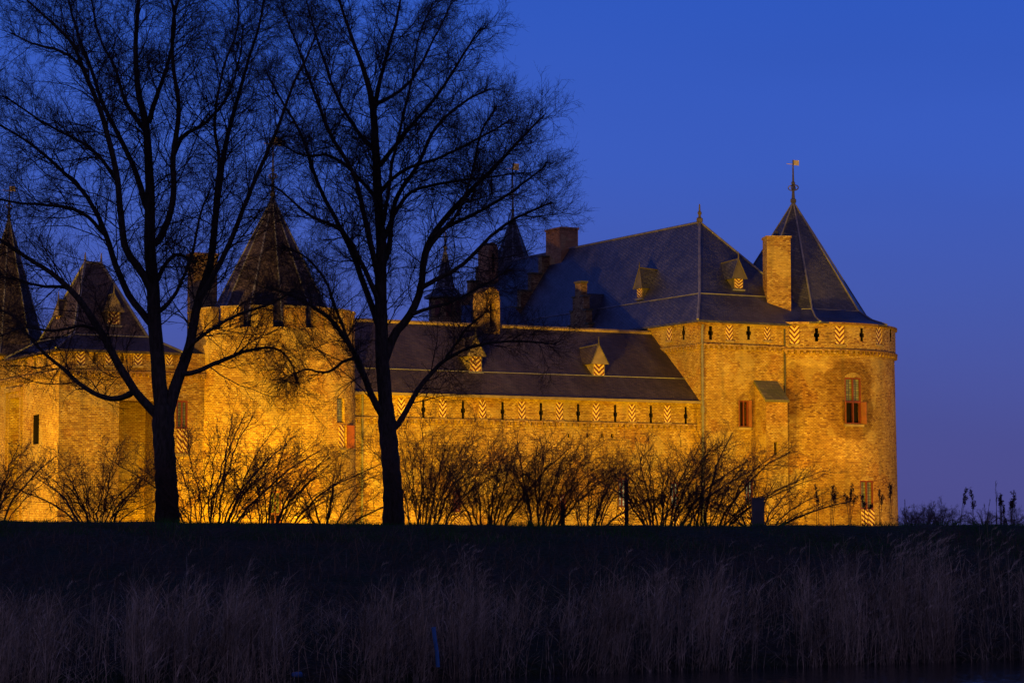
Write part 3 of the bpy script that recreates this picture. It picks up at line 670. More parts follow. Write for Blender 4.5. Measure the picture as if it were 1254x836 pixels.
lro = poly_spire('tower_roof', SLB, lc, 3.75, PB+.05, PB+.35, 3.62, zt, 12, math.atan2(camL[1]-lc[1], camL[0]-lc[0])+R_(9), 'tall brown slate cone rising inside the battlements', capr=.06)
finial((lc[0], lc[1], zt-.3), P(331, 168, 134).z-zt+.3, lro, (.5, .45), r=.06)
DIM = stripe_mat('worn_paint', 3.6, 'chev', (.05, .02, .012), (.17, .11, .045)); shutter(mf0, *Wa, DIM); shutter(mf0, Wb[0], (Wb[0]+Wb[1])/2+.05, Wb[2], Wb[3], DIAG)
mb = MB(); um = (Wb[0]+Wb[1])/2
mb.mbox(mf0, um+.05, Wb[1], Wb[2], Wb[3], .2, .25); w_ = mb.build('window', DARK, castle)
mb = MB(); a = mf0(Wb[1]+.02, Wb[2], -.02); b = mf0(Wb[1]+.28, Wb[2], -.3); A = Vector(a); B = Vector(b); nn = Vector((0.02, -.03, 0)); h_ = Vector((0, 0, Wb[3]-Wb[2]))
mb.hexa([A-nn, B-nn, B-nn+h_, A-nn+h_, A+nn, B+nn, B+nn+h_, A+nn+h_]); mb.build('shutter', RED, w_)
window(mf0, Wd, .6, lower='dark')
mb = MB(); mb.mbox(mf0, We[0]+.05, We[1]-.05, We[2]+.04, We[3]-.04, .12, .16, 0, True); mb.build('window', GLASS, castle)
# chimney behind the battlements on the left
s_, t_, z_ = lp(251, 313, 137); mb = MB(); mb.box(s_-.65, s_+.75, t_, t_+1.0, PB-2, z_); o = mb.build('chimney', BRT, castle, 'brick chimney left of the brown slate cone')
mb = MB(); mb.box(s_-.72, s_+.82, t_-.07, t_+1.07, z_+.002, z_+.15); mb.build('chimney_cap', BRT, o)
# ---- link between left tower and wing (behind, crenellated)
s_, t_, z_ = lp(418, 379, 141); mb = MB(); mb.box(s_-.6, s_+.55, t_, t_+.6, CEz, z_); s2, t2, z2 = lp(438, 396, 142); mb.box(s2-.9, s2+.1, t2, t2+.6, CEz, z2); mb.build('parapet_wall', BR, castle)
# ---- gatehouse
gc = loc2(P(70, 645, 127).x, 127.); GS, GT = gc; GE = zat(427, GS, GT)
gR = onT(216, 430, GT)[0]; gStep = onT(146, 500, GT)[0]; gR2 = lc[0]-LR+.6
gf = frontmap(GT); glf = leftmap(GS); gh = []
for a, b in ((93, 104), (128.5, 137.5), (163, 174), (203, 211)):
    s0 = onT(a, 437, GT)[0]; s1 = onT(b, 437, GT)[0]; zt_ = onT(a, 429, GT)[1]; zb_ = onT(a, 447, GT)[1]
    shut.append((gf, s0, s1, zb_, zt_)); gh.append((s0, s1, zb_, zt_, .25))
for a in (116, 150, 189):
    s0 = onT(a, 437, GT)[0]; zt_ = onT(a, 431, GT)[1]; zb_ = onT(a, 445, GT)[1]; loops.append((gf, s0, zb_, zt_)); gh += slit(s0, zb_, zt_, .14)
# tall gate niche, under a sloping soffit, open to the right
zn = onT(150, 490, GT)[1]
Wg = (onT(216, 500, GT)[0], onT(230, 500, GT)[0], onT(220, 555, GT)[1], onT(220, 490, GT)[1]); gh.append((*Wg, .3))
gh.append((gStep, gR-.9, ZB, zn, 2.2))
mb = MB(); wall_grid(mb, gf, GS, gR2, ZB, GE, gh, None, 0, 2)
gl = []
def gleft(a, b, yt, yb): return (-onS(a, yt, GS)[0], -onS(b, yt, GS)[0], onS(a, yb, GS)[1], onS(a, yt, GS)[1])
n1 = gleft(11, 24, 488, 655); n2 = gleft(41, 48, 508, 544)
gl = [(*n1, 1.3), (*n2, .9)]
for a in (8, 19, 31, 43, 56):
    q = gleft(a-1.5, a+1.5, 438, 452); dz = (a-31)*-.0; gl.append((q[0], q[1], q[2], q[3], .25))
wall_grid(mb, glf, -GT-16, -GT, ZB, GE, gl, None, 0, 1)
mb.face([(gR2, GT, ZB), (gR2, GT+9, ZB), (gR2, GT+9, GE), (gR2, GT, GE)])
gw = mb.build('gatehouse_wall', [BR, DARK, BR], castle, 'gatehouse brick wall at the left with a sharp lit corner')
mb = MB(); zq = onS(60, 470, GS)[1]
for a in (9, 27): 
    q = -onS(a, 488, GS)[0]; mb.mbox(glf, q-.12, q+.12, n1[2], n1[3]+.3, -.12, .02)
q0, q1 = -onS(9, 488, GS)[0], -onS(27, 488, GS)[0]
mb.mbox(glf, q0-.12, q1+.12, n1[3]+.303, n1[3]+.55, -.16, .02); mb.build('pilaster', BR, castle)
window(gf, Wg, .53, lower='stripe')
corbels(gf, GS-.1, gR2, onT(100, 455, GT)[1], .36, .16); corbels(glf, -GT-14, -GT, onT(72, 455, GT)[1], .36, .16)
gw_ = gR-GS
hip_roof('gatehouse_roof', SLB, GS, gR, GT, GT+8.6, GE, .3, (1.15, 1.15, 1.3, 1.3), zat(409, GS+1, GT+1.3), (GS+gw_/2-.55, GT+4.1), (GS+gw_/2+.35, GT+4.1), zat(322, GS+3.3, GT+4.1), False, 'hipped brown slate roof of the gatehouse')
for q in (-.55, .35): finial((GS+gw_/2+q, GT+4.1, zat(322, GS+3.3, GT+4.1)), .55, r=.05, ball=False)
sd_, z_ = onT(139, 398, GT+1.75); dormer((sd_, GT+1.75, z_), (0, -1), .75, .75, .95, 2.2, SLB)
td_, z_ = onS(72, 404, GS+1.6); dormer((GS+1.6, td_, z_), (-1, 0), .8, .8, .85, 2.2, SLB)
# low link between gatehouse and round tower
# left spire tower at the frame edge
ls = lp(9, 400, 134); wo, c, ze = far_tower(9, 139, 265, 405, 40, 437, 58, 8, .35, 228, (.35, .3), 520, SLB, 45, 24, 'dark pointed spire at the far left edge', BR)
shut += tsh
for a in shut: shutter(*a)
for a in loops: loophole(*a[:4])
# ------------------------------------------------------------------ ground, water
def shore(x):
    return float(np.interp(x, [-60, -14, -8, -3.8, .2, 12.5, 60], [44, 47, 48.6, 50.6, 53.6, 60, 70]))
def crest(x): return float(np.interp(x, [-80, -16, -6, 0, 8, 16, 80], [3.42, 3.38, 3.30, 3.245, 3.24, 3.26, 3.3]))
def gz(x, y):
    s = shore(x); c = crest(x)
    if y < 6: return 1.5
    if y < 12: return 1.5-(y-6)/6*2.7
    if y < s-1.5: return -1.2
    if y < s+.6: return -1.2+(y-s+1.5)/2.1*1.45
    if y < 74: q = (y-s-.6)/(74-s-.6); return .25+(c-.25)*(q**.85*.75+.25*(3*q*q-2*q**3))
    if y < 88: return c-(y-74)*.004
    if y < 96: return c-.06-(y-88)/8*(c+1.1)
    if y < 111: return -1.2
    if y < 114: return -1.2+(y-111)/3*1.9
    if y < 240: return .7
    return min(1.2, .7+(y-240)*.01)
ys = list(np.concatenate([[-60, 0, 6, 9, 12, 25, 38], np.arange(42, 90, .5), np.arange(90, 118, 1.5), [122, 135, 150, 170, 200, 240, 320, 500, 900, 1800, 4000]]))
xs = list(np.concatenate([[-3000, -1000, -400, -150, -80, -50], np.arange(-32, 32.1, .6), [50, 80, 150, 400, 1000, 3000]]))
V = []
for y in ys:
    for x in xs:
        if 73 <= y < 90 and abs(x) < 32: V.append((x, y, gz(x, y)+(math.sin(x*2.1)*math.sin(x*.83+y*.3+1)+.5*math.sin(x*5.3+y))*.022)); continue
        n = (math.sin(x*1.3+y*.7)+math.sin(x*.47-y*1.1+2)+math.sin(x*2.9+y*2.1))*.03 if 45 < y < 73 else 0
        V.append((x, y, gz(x, y)+n))
nx = len(xs); Fc = [(j*nx+i, j*nx+i+1, (j+1)*nx+i+1, (j+1)*nx+i) for j in range(len(ys)-1) for i in range(nx-1)]
me = bpy.data.meshes.new('ground'); me.from_pydata(V, [], Fc)
for p in me.polygons: p.use_smooth = True
m, N_, L_, b = newmat('turf', .95); t = N_.new('ShaderNodeTexCoord').outputs['Object']
col = mixn(N_, L_, 'MIX', noise(N_, L_, t, .6, 6, .35, .65), (.034, .050, .018), (.070, .055, .030))
col = mixn(N_, L_, 'MULTIPLY', 1., col, noise(N_, L_, t, 9, 5, .3, .7, .5, 1.4)); L_.new(col, b.inputs['Base Color'])
bp = N_.new('ShaderNodeBump'); bp.inputs['Distance'].default_value = .15; L_.new(noise(N_, L_, t, 6, 6), bp.inputs['Height']); L_.new(bp.outputs[0], b.inputs['Normal'])
me.materials.append(m); g = bpy.data.objects.new('ground', me); sc.collection.objects.link(g); tagp(g, kind='structure', label='dark grassy dike and the flat land around the castle')
mb = MB(); mb.face([(-400, -60, 0), (400, -60, 0), (400, 125, 0), (-400, 125, 0)])
m, N_, L_, b = newmat('moat_water', .06); b.inputs['Base Color'].default_value = (.006, .008, .010, 1); b.inputs['IOR'].default_value = 1.33
t = N_.new('ShaderNodeTexCoord').outputs['Object']; mpn = N_.new('ShaderNodeMapping'); mpn.inputs['Scale'].default_value = (1, .4, 1); L_.new(t, mpn.inputs[0])
bp = N_.new('ShaderNodeBump'); bp.inputs['Strength'].default_value = .5; bp.inputs['Distance'].default_value = .02; L_.new(noise(N_, L_, mpn.outputs[0], 5, 4), bp.inputs['Height']); L_.new(bp.outputs[0], b.inputs['Normal'])
wa = mb.build('water', m); tagp(wa, kind='structure', label='still dark moat water at the foot of the reeds')
# ------------------------------------------------------------------ tubes in bulk
def tubes(groups, name, mat, parent=None, origin=(0, 0, 0)):
    """groups: list of (pts (N,K,3), rad (N,K), sides)"""
    Vs, Fs, off = [], [], 0
    for pts, rad, S in groups:
        if len(pts) == 0: continue
        Nn, K, _ = pts.shape
        tan = np.empty_like(pts); tan[:, 1:-1] = pts[:, 2:]-pts[:, :-2]; tan[:, 0] = pts[:, 1]-pts[:, 0]; tan[:, -1] = pts[:, -1]-pts[:, -2]
        tan /= np.linalg.norm(tan, axis=2, keepdims=True)+1e-9
        ref = np.tile(np.array([.31, .91, .27]), (Nn, K, 1)); a = np.cross(tan, ref); a /= np.linalg.norm(a, axis=2, keepdims=True)+1e-9; b = np.cross(tan, a)
        th = np.arange(S)*2*np.pi/S
        ring = pts[:, :, None, :]+rad[:, :, None, None]*(a[:, :, None, :]*np.cos(th)[None, None, :, None]+b[:, :, None, :]*np.sin(th)[None, None, :, None])
        Vs.append(ring.reshape(-1, 3))
        base = off+(np.arange(Nn)[:, None, None]*K+np.arange(K-1)[None, :, None])*S
        k = np.arange(S)[None, None, :]; k2 = (k+1) % S
        Fs.append(np.stack([base+k, base+k2, base+S+k2, base+S+k], -1).reshape(-1, 4)); off += Nn*K*S
    V = np.concatenate(Vs)-np.array(origin); Fq = np.concatenate(Fs)
    return rawmesh(V, Fq, name, mat, parent)
def rawmesh(V, Fq, name, mat, parent=None, smooth=True):
    me = bpy.data.meshes.new(name); me.vertices.add(len(V)); me.vertices.foreach_set('co', V.astype(np.float32).ravel())
    nf, q = Fq.shape; me.loops.add(nf*q); me.loops.foreach_set('vertex_index', Fq.astype(np.int32).ravel())
    me.polygons.add(nf); me.polygons.foreach_set('loop_start', np.arange(0, nf*q, q, dtype=np.int32)); me.polygons.foreach_set('loop_total', np.full(nf, q, dtype=np.int32))
    me.update(calc_edges=True); me.validate()
    if smooth: me.polygons.foreach_set('use_smooth', np.ones(len(me.polygons), dtype=bool))
    me.materials.append(mat); o = bpy.data.objects.new(name, me); sc.collection.objects.link(o)
    if parent: o.parent = parent
    return o
def nrm(a): return a/(np.linalg.norm(a, axis=-1, keepdims=True)+1e-9)
def grow(Pp, Rp, m, L, ang, rr, K, up=.1, jit=.18, tmin=.12, rmin=.003, taper=.5, rmax=.05, flat=1.0, lean=(0, 0, 0)):
    Nn, Kp, _ = Pp.shape
    t = (np.arange(m)[None, :]+rng.random((Nn, m)))/m*(1-tmin)+tmin; x = t*(Kp-1); i = np.minimum(x.astype(int), Kp-2); f = (x-i)[..., None]
    n = np.arange(Nn)[:, None]
    p = Pp[n, i]*(1-f)+Pp[n, i+1]*f; tan = nrm(Pp[n, i+1]-Pp[n, i]); r = Rp[n, i]*(1-f[..., 0])+Rp[n, i+1]*f[..., 0]
    rnd = rng.normal(size=p.shape); rnd[..., 1] *= flat; perp = nrm(rnd-(rnd*tan).sum(-1, keepdims=True)*tan)
    A = np.radians(ang)*(.7+.6*rng.random(t.shape))[..., None]
    d = nrm(np.cos(A)*tan+np.sin(A)*perp+np.array(lean)); Ln = (L*(.55+.8*rng.random(t.shape))*(1-taper*t))
    p = p.reshape(-1, 3); d = d.reshape(-1, 3); Ln = Ln.reshape(-1, 1); r0 = np.clip(r.reshape(-1)*rr, rmin, rmax)
    out = [p]; bend = rng.normal(size=d.shape)*jit*.6
    for k in range(K-1):
        d = nrm(d+rng.normal(size=d.shape)*jit+bend*.5+np.array([0, 0, up/(K-1)])); p = p+d*Ln/(K-1); out.append(p)
    return np.stack(out, 1), r0[:, None]*np.linspace(1, .4, K)[None, :].clip(0)+0
# ------------------------------------------------------------------ bark
def bark(name, c):
    m, N, L, b = newmat(name, .95); t = N.new('ShaderNodeTexCoord').outputs['Object']
    mp_ = N.new('ShaderNodeMapping'); mp_.inputs['Scale'].default_value = (1, 1, .25); L.new(t, mp_.inputs[0])
    nz_ = noise(N, L, mp_.outputs[0], 14, 6, .3, .7, .55, 1.5)
    col = mixn(N, L, 'MULTIPLY', 1., c, nz_); col = mixn(N, L, 'MIX', noise(N, L, t, 1.5, 4, .5, .7, 0, .4), col, (.05, .06, .035))
    L.new(col, b.inputs['Base Color']); bp = N.new('ShaderNodeBump'); bp.inputs['Distance'].default_value = .05; L.new(nz_, bp.inputs['Height']); L.new(bp.outputs[0], b.inputs['Normal']); return m
BARK = bark('bark', (.060, .052, .042)); TWIG = plain('twigs', (.050, .038, .032), .9)
def cat(pts, K):
    P_ = np.array(pts, float); n = len(P_); Q = np.vstack([2*P_[0]-P_[1], P_, 2*P_[-1]-P_[-2]])
    seg = np.r_[0, np.cumsum(np.linalg.norm(np.diff(P_[:, :3], axis=0), axis=1))]; u = np.linspace(0, seg[-1], K); out = []
    for x in u:
        i = min(np.searchsorted(seg, x, 'right')-1, n-2); f = (x-seg[i])/(seg[i+1]-seg[i]+1e-9); a, b, c, d = Q[i], Q[i+1], Q[i+2], Q[i+3]
        out.append(.5*((2*b)+(-a+c)*f+(2*a-5*b+4*c-d)*f*f+(-a+3*b-3*c+d)*f**3))
    return np.array(out)
def make_tree(name, label, Y0, trunk, limbs, seed, L1len=2.8):
    global rng; rng = np.random.default_rng(seed); k = Y0/F
    root = P(trunk[0][0], trunk[0][1], Y0); gy = gz(root.x, Y0); root.z = gy-.1
    th = empty(name, root); tagp(th, label, 'tree', 'tall bare trees on the dike')
    def w3(q, dy=0): p = P(q[0], q[1], Y0+dy); return (p.x, p.y, p.z, q[2]*k*(1 if q[2] > 8 else .78+.22*q[2]/8))
    tr = cat([(root.x, root.y, root.z-.3, trunk[0][2]*k*1.25)]+[w3(q) for q in trunk], 26)
    tr[:, 3] *= 1+.05*np.sin(np.arange(26)*1.9); S = 14
    tubes([(tr[None, :, :3], tr[None, :, 3], S)], 'trunk', BARK, th, root)
    K = 30; LP = []; LRd = []
    for (pts, slope) in limbs:
        n = len(pts); cum = 0; q3 = []; d0 = pts[0][3] if len(pts[0]) > 3 else 0
        for i, q in enumerate(pts):
            if i: cum += math.hypot(q[0]-pts[i-1][0], q[1]-pts[i-1][1])*k
            q3.append(w3(q, d0+slope*cum))
        c = cat(q3, K); wob = rng.normal(size=(K, 3))*.018; wob[0] = 0; c[:, :3] += np.cumsum(wob, 0)*.6*(1-np.linspace(0, 1, K)[:, None]*.3)
        LP.append(c[:, :3]); LRd.append(np.maximum(c[:, 3], .008))
    LP = np.stack(LP); LRd = np.stack(LRd)
    ln = np.linalg.norm(np.diff(LP, axis=1), axis=2).sum(1)
    # secondary boughs: number by limb length
    A, Ar = [], []
    for i in range(len(LP)):
        m_ = max(6, int(ln[i]*3.0)); a, ar = grow(LP[i:i+1], LRd[i:i+1], m_, L1len, 46, .36, 14, up=.30, jit=.11, tmin=.16, rmin=.008, rmax=.022, taper=.60, flat=.9); A.append(a); Ar.append(ar)
    L1 = np.concatenate(A); R1 = np.concatenate(Ar)
    L2, R2 = grow(L1, R1, 9, 1.15, 42, .6, 8, up=.22, jit=.11, rmin=.0062, rmax=.011, taper=.4, tmin=.12)
    L3, R3 = grow(L2, R2, 6, .55, 42, .75, 5, up=.12, jit=.11, rmin=.0048, rmax=.007, taper=.3)
    L4, R4 = grow(L3, R3, 3, .27, 40, .9, 4, up=.1, jit=.10, rmin=.0038, rmax=.005, taper=.3)
    tips, tR = grow(LP[:, -5:], LRd[:, -5:], 8, .85, 32, .7, 8, up=.2, jit=.12, rmin=.008, rmax=.012)
    tp2, tR2 = grow(tips, tR, 7, .42, 40, .7, 6, up=.1, rmin=.0055, rmax=.008)
    # fine hanging twigs straight from the limbs
    fi, fR = grow(LP, LRd, 26, .95, 62, .25, 7, up=.0, jit=.2, rmin=.007, rmax=.010, tmin=.2); f2, fR2 = grow(fi, fR, 4, .4, 45, .7, 5, rmin=.005, rmax=.006)
    tubes([(LP, LRd, 8)], 'limbs', BARK, th, root)
    tubes([(L1, R1, 5), (L2, R2, 4), (L3, R3, 3), (L4, R4, 3), (tips, tR, 4), (tp2, tR2, 3), (fi, fR, 3), (f2, fR2, 3)], 'crown', TWIG, th, root)
LA = [
 ([(201, 512, 11), (195, 470, 9.5), (190, 400, 8.8), (188, 350, 8.2), (184, 305, 7.6), (185, 250, 6.8), (185, 215, 6), (181, 150, 5.2), (172, 110, 4.4), (168, 60, 3.6), (171, 10, 2.8), (178, -60, 1.8), (180, -120, 1)], .0),
 ([(203, 515, 9), (217, 468, 7.8), (231, 430, 6.7), (240, 375, 6), (254, 330, 5.4), (259, 300, 5), (265, 240, 4.4), (272, 185, 3.8), (283, 140, 3.2), (300, 80, 2.4), (318, 20, 1.8), (326, -40, 1)], .12),
 ([(199, 515, 7.5), (187, 503, 6.2), (166, 480, 5.6), (146, 447, 5.4), (126, 412, 5), (97, 369, 4.3), (66, 338, 3.6), (34, 317, 3), (0, 294, 2.4), (-40, 262, 1.6)], -.15),
 ([(164, 479, 4.6), (150, 486, 4.2), (133, 488, 3.9), (104, 474, 3.4), (75, 449, 2.8), (47, 425, 2.2), (20, 390, 1.6), (-10, 375, 1)], .5),
 ([(189, 365, 6), (176, 335, 5.4), (155, 306, 5), (148, 262, 4.5), (143, 215, 4.2), (126, 143, 3.6), (104, 90, 3), (88, 52, 2.4), (60, 25, 1.9), (28, -5, 1.4), (10, -40, 1)], -.35),
 ([(190, 402, 5.5), (174, 382, 5), (158, 361, 4.6), (141, 322, 4.2), (131, 290, 3.8), (108, 245, 3.2), (68, 203, 2.6), (36, 176, 2.1), (0, 154, 1.6), (-40, 140, 1)], .3),
 ([(186, 300, 5.4), (197, 290, 5), (212, 248, 4.4), (214, 190, 4), (222, 133, 3.4), (215, 83, 2.8), (213, 35, 2.2), (222, -10, 1.6), (230, -70, 1)], -.3),
 ([(184, 262, 5), (176, 245, 4.5), (166, 215, 4), (154, 187, 3.6), (126, 130, 3), (108, 75, 2.4), (95, 40, 2), (84, 0, 1.5), (75, -50, 1)], .3),
 ([(245, 365, 4.6), (262, 335, 4), (285, 285, 3.6), (309, 225, 3.1), (337, 161, 2.5), (359, 104, 2), (378, 66, 1.5), (392, 30, 1)], -.25),
 ([(222, 458, 4), (238, 456, 3.4), (276, 440, 2.9), (306, 429, 2.4), (336, 425, 1.9), (356, 440, 1.4), (366, 468, 1)], .35),
 ([(182, 165, 4), (170, 150, 3.4), (152, 122, 2.9), (140, 85, 2.3), (122, 50, 1.8), (112, 10, 1.3), (104, -30, 1)], .45),
 ([(182, 150, 4), (196, 108, 3.2), (208, 70, 2.5), (214, 20, 1.9), (200, -30, 1.3)], .4),
 ([(213, 190, 3.4), (225, 165, 2.8), (250, 150, 2.4), (275, 120, 2), (290, 75, 1.5), (296, 30, 1)], .2),
 ([(263, 260, 3.4), (268, 200, 2.8), (262, 150, 2.3), (270, 90, 1.8), (290, 30, 1.3), (286, -20, 1)], -.4),
 ([(189, 385, 4), (205, 372, 3), (222, 345, 2.5), (238, 300, 2.1), (245, 262, 1.7), (258, 236, 1.2)], -.5),
 ([(130, 288, 3), (100, 262, 2.6), (66, 252, 2.2), (30, 250, 1.8), (-10, 245, 1.2)], -.3),
 ([(97, 369, 3), (78, 352, 2.5), (48, 350, 2.), (20, 342, 1.6), (-20, 338, 1.1)], .3),
 ([(190, 345, 3.5), (205, 320, 3), (222, 312, 2.5), (240, 322, 2)], .5),
 ([(145, 225, 3), (120, 190, 2.5), (90, 170, 2.1), (50, 150, 1.7), (5, 120, 1.2)], -.5),
 ([(222, 440, 3.6), (232, 425, 3), (255, 405, 2.5), (290, 385, 2.1), (330, 372, 1.7), (362, 352, 1.2)], -.3),
 ([(108, 88, 2.6), (82, 66, 2.2), (46, 55, 1.8), (12, 40, 1.2)], .3),
 ([(123, 405, 2.8), (98, 398, 2.3), (62, 402, 1.9), (30, 398, 1.4), (0, 408, 1)], -.6),
]
LB = [
 ([(473, 508, 9.5), (468, 440, 9), (467, 400, 8.4), (466, 350, 7.8), (467, 300, 7), (463, 240, 6.4), (461, 190, 5.8), (457, 128, 4.8), (449, 95, 3.8), (436, 60, 3), (424, 25, 2.3), (412, -20, 1.6), (405, -80, 1)], 0.),
 ([(474, 525, 6), (470, 512, 5.4), (456, 488, 4.8), (443, 458, 4.4), (436, 438, 4), (418, 410, 3.5), (402, 390, 3), (376, 373, 2.4), (350, 360, 1.8), (322, 352, 1.1)], -.3),
 ([(476, 530, 5), (490, 516, 4.2), (511, 479, 3.6), (528, 458, 3.1), (546, 441, 2.7), (588, 423, 2.2), (640, 418, 1.7), (683, 423, 1)], .1),
 ([(471, 440, 6.5), (484, 408, 5.8), (500, 390, 5.4), (515, 355, 5), (519, 314, 4.6), (530, 287, 4.1), (569, 240, 3.5), (602, 206, 2.8), (640, 165, 2), (665, 140, 1.2)], .15),
 ([(517, 352, 3.6), (540, 340, 3.1), (566, 325, 2.8), (610, 283, 2.3), (645, 262, 1.8), (678, 248, 1.1)], -.3),
 ([(467, 405, 5), (452, 365, 4.4), (440, 330, 4.1), (428, 300, 3.8), (410, 265, 3.3), (388, 219, 2.8), (370, 165, 2.3), (345, 122, 1.7), (325, 85, 1.1)], .2),
 ([(466, 350, 4.8), (458, 310, 4.2), (448, 268, 3.8), (434, 215, 3.3), (408, 172, 2.9), (390, 125, 2.4), (372, 75, 1.8), (352, 25, 1.3), (340, -20, 1)], -.3),
 ([(468, 330, 4.4), (478, 300, 3.9), (485, 246, 3.5), (512, 201, 3), (535, 155, 2.5), (568, 125, 1.9), (600, 108, 1.2)], .4),
 ([(462, 205, 3.8), (482, 180, 3.1), (505, 150, 2.6), (540, 110, 2.2), (565, 70, 1.7), (588, 35, 1.1)], -.35),
 ([(458, 135, 4), (465, 100, 3.2), (474, 65, 2.6), (485, 20, 2), (492, -30, 1.4), (500, -80, 1)], .2),
 ([(461, 185, 3.6), (440, 165, 3), (420, 135, 2.6), (404, 95, 2.1), (388, 45, 1.6), (375, 0, 1.1)], .4),
 ([(457, 128, 3.2), (478, 118, 2.6), (505, 95, 2.2), (525, 60, 1.7), (545, 20, 1.2), (556, -10, 1)], .45),
 ([(463, 245, 3.6), (452, 232, 3), (430, 208, 2.6), (402, 190, 2.2), (370, 190, 1.7), (340, 176, 1.1)], .5),
 ([(463, 240, 3.4), (476, 222, 2.9), (500, 205, 2.4), (540, 192, 2), (585, 170, 1.6), (628, 145, 1.1)], -.5),
 ([(527, 290, 3.2), (560, 272, 2.7), (595, 256, 2.3), (632, 232, 1.8), (668, 205, 1.1)], .35),
 ([(467, 380, 4.2), (455, 345, 3.6), (433, 300, 3), (415, 280, 2.6), (380, 265, 2.1), (345, 235, 1.4), (325, 228, 1)], -.45),
 ([(442, 456, 3), (430, 425, 2.6), (412, 380, 2.2), (395, 340, 1.9), (370, 312, 1.5), (345, 300, 1.)], .3),
 ([(468, 300, 3.8), (480, 268, 3.2), (497, 240, 2.7), (514, 230, 2.3), (550, 222, 1.9), (600, 215, 1.5), (640, 210, 1)], .2),
 ([(519, 330, 3.2), (528, 300, 2.7), (560, 262, 2.3), (578, 215, 2), (590, 165, 1.6), (610, 130, 1.1)], -.2),
 ([(545, 441, 2.2), (560, 420, 1.9), (580, 395, 1.6), (600, 380, 1.1)], -.4),
 ([(505, 385, 3), (525, 378, 2.5), (552, 372, 2.1), (590, 352, 1.7), (625, 330, 1.1)], .5),
 ([(466, 290, 3.4), (474, 250, 2.8), (480, 200, 2.4), (492, 150, 2), (505, 100, 1.6), (512, 50, 1.2), (530, 5, 1)], -.3),
 ([(436, 440, 2.6), (420, 442, 2.2), (400, 455, 1.9), (372, 452, 1.5), (345, 470, 1)], .4),
]
make_tree('bare_tree', 'thicker left bare tree with a low wide fork, before the gatehouse', 80., [(205, 643, 16), (204, 600, 13.8), (202, 560, 13), (200, 530, 13.2), (200, 506, 13.5), (200, 494, 9)], LA, 5)
make_tree('bare_tree', 'slimmer right bare tree before the low wing between the round towers', 84., [(482, 646, 14.5), (481, 600, 11.8), (478, 560, 11.2), (475, 530, 11), (473, 506, 10.5), (472, 490, 8)], LB, 9, 2.3)
# ------------------------------------------------------------------ bushes
BUSHM = plain('bush_stems', (.095, .062, .042), .9)
def make_bush(name, px, Y, hpx, wpx, lean, label, seed, stems=14, dense=1.0, base_y=645, group='leafless bushes along the dike', catg='bush', rm=1., mat=None, nsub=14):
    global rng; rng = np.random.default_rng(seed); k = Y/F; x0 = (px-627)*k; z0 = gz(x0, Y)-.08
    o = empty(name, (x0, Y, z0)); tagp(o, label, catg, group)
    H = hpx*k; W = wpx*k*1.35; n = int(stems*1.25); K = 16; pts = np.zeros((n, K, 3)); rad = np.zeros((n, K))
    for i in range(n):
        q = (i+.5)/n*2-1+rng.normal()*.08; h = H*(1-.3*abs(q)**1.5)*(.62+.48*rng.random()); bx_ = x0+q*W*.16; by = Y+rng.normal()*.25
        ex = q*W*.5+lean*H*(.6+.5*rng.random()); ey = rng.normal()*W*.28; t = np.linspace(0, 1, K)
        pts[i, :, 0] = bx_+ex*(t**1.35)+np.cumsum(rng.normal(size=K))*.020*H/2; pts[i, :, 1] = by+ey*t; pts[i, :, 2] = z0+h*(t*(1.25-.25*t))+np.cumsum(rng.normal(size=K))*.006
        rad[i] = np.linspace(.028, .009, K)*rm*(.55+.9*rng.random())*(.7+.5*rng.random())
    ln = (lean*.25, 0, 0)
    L1, R1 = grow(pts, rad, int(nsub*dense*1.15), H*.32, 42, .55, 10, up=.35, jit=.15, tmin=.05, rmin=.007*rm, rmax=.014, taper=.35, lean=ln)
    L2, R2 = grow(L1, R1, 5, H*.14, 46, .7, 6, up=.2, jit=.18, rmin=.0052*rm, rmax=.008, taper=.3, lean=ln)
    L3, R3 = grow(L2, R2, 3, H*.06, 40, .8, 4, up=.1, jit=.15, rmin=.0045*rm, rmax=.006, taper=.3)
    tubes([(pts, rad, 6)], 'stems', mat or BUSHM, o, (x0, Y, z0)); tubes([(L1, R1, 4), (L2, R2, 3), (L3, R3, 3)], 'crown', mat or BUSHM, o, (x0, Y, z0))
bs = [(-12, 77, 100, 90, .12, 'leafless bush cut by the left edge of the photo, before the gatehouse', 12),
 (120, 80, 92, 130, .0, 'rounded leafless bush left of the thick tree trunk', 16),
 (262, 79, 130, 150, .28, 'wide leafless bush just right of the thick tree trunk', 18),
 (335, 83, 105, 130, .35, 'leafless bush leaning right in front of the crenellated tower', 14),
 (405, 86, 75, 110, .25, 'low sparse leafless bush just left of the slimmer tree trunk', 8),
 (525, 79, 135, 120, .22, 'tall leafless bush just right of the slimmer tree trunk', 19),
 (600, 82, 118, 110, .15, 'leafless bush in front of the middle of the low wing', 14),
 (665, 80, 118, 90, .22, 'upright leafless bush beside the slimmer short post', 14),
 (722, 85, 92, 80, .2, 'small leafless bush between the two short posts', 9),
 (812, 79, 120, 120, .18, 'broad leafless bush in front of the hall corner', 18),
 (868, 81, 118, 110, .38, 'leafless bush leaning right below the red window', 14),
 (930, 84, 62, 110, .35, 'low leafless bush behind the grey-blue box', 9)]
for i, (px, Y, h, wd, ln, lb, st) in enumerate(bs): make_bush('leafless_bush', px, Y, h, wd, ln, lb, 100+i, st)
FARB = plain('far_bush_stems', (.12, .10, .10), .9)
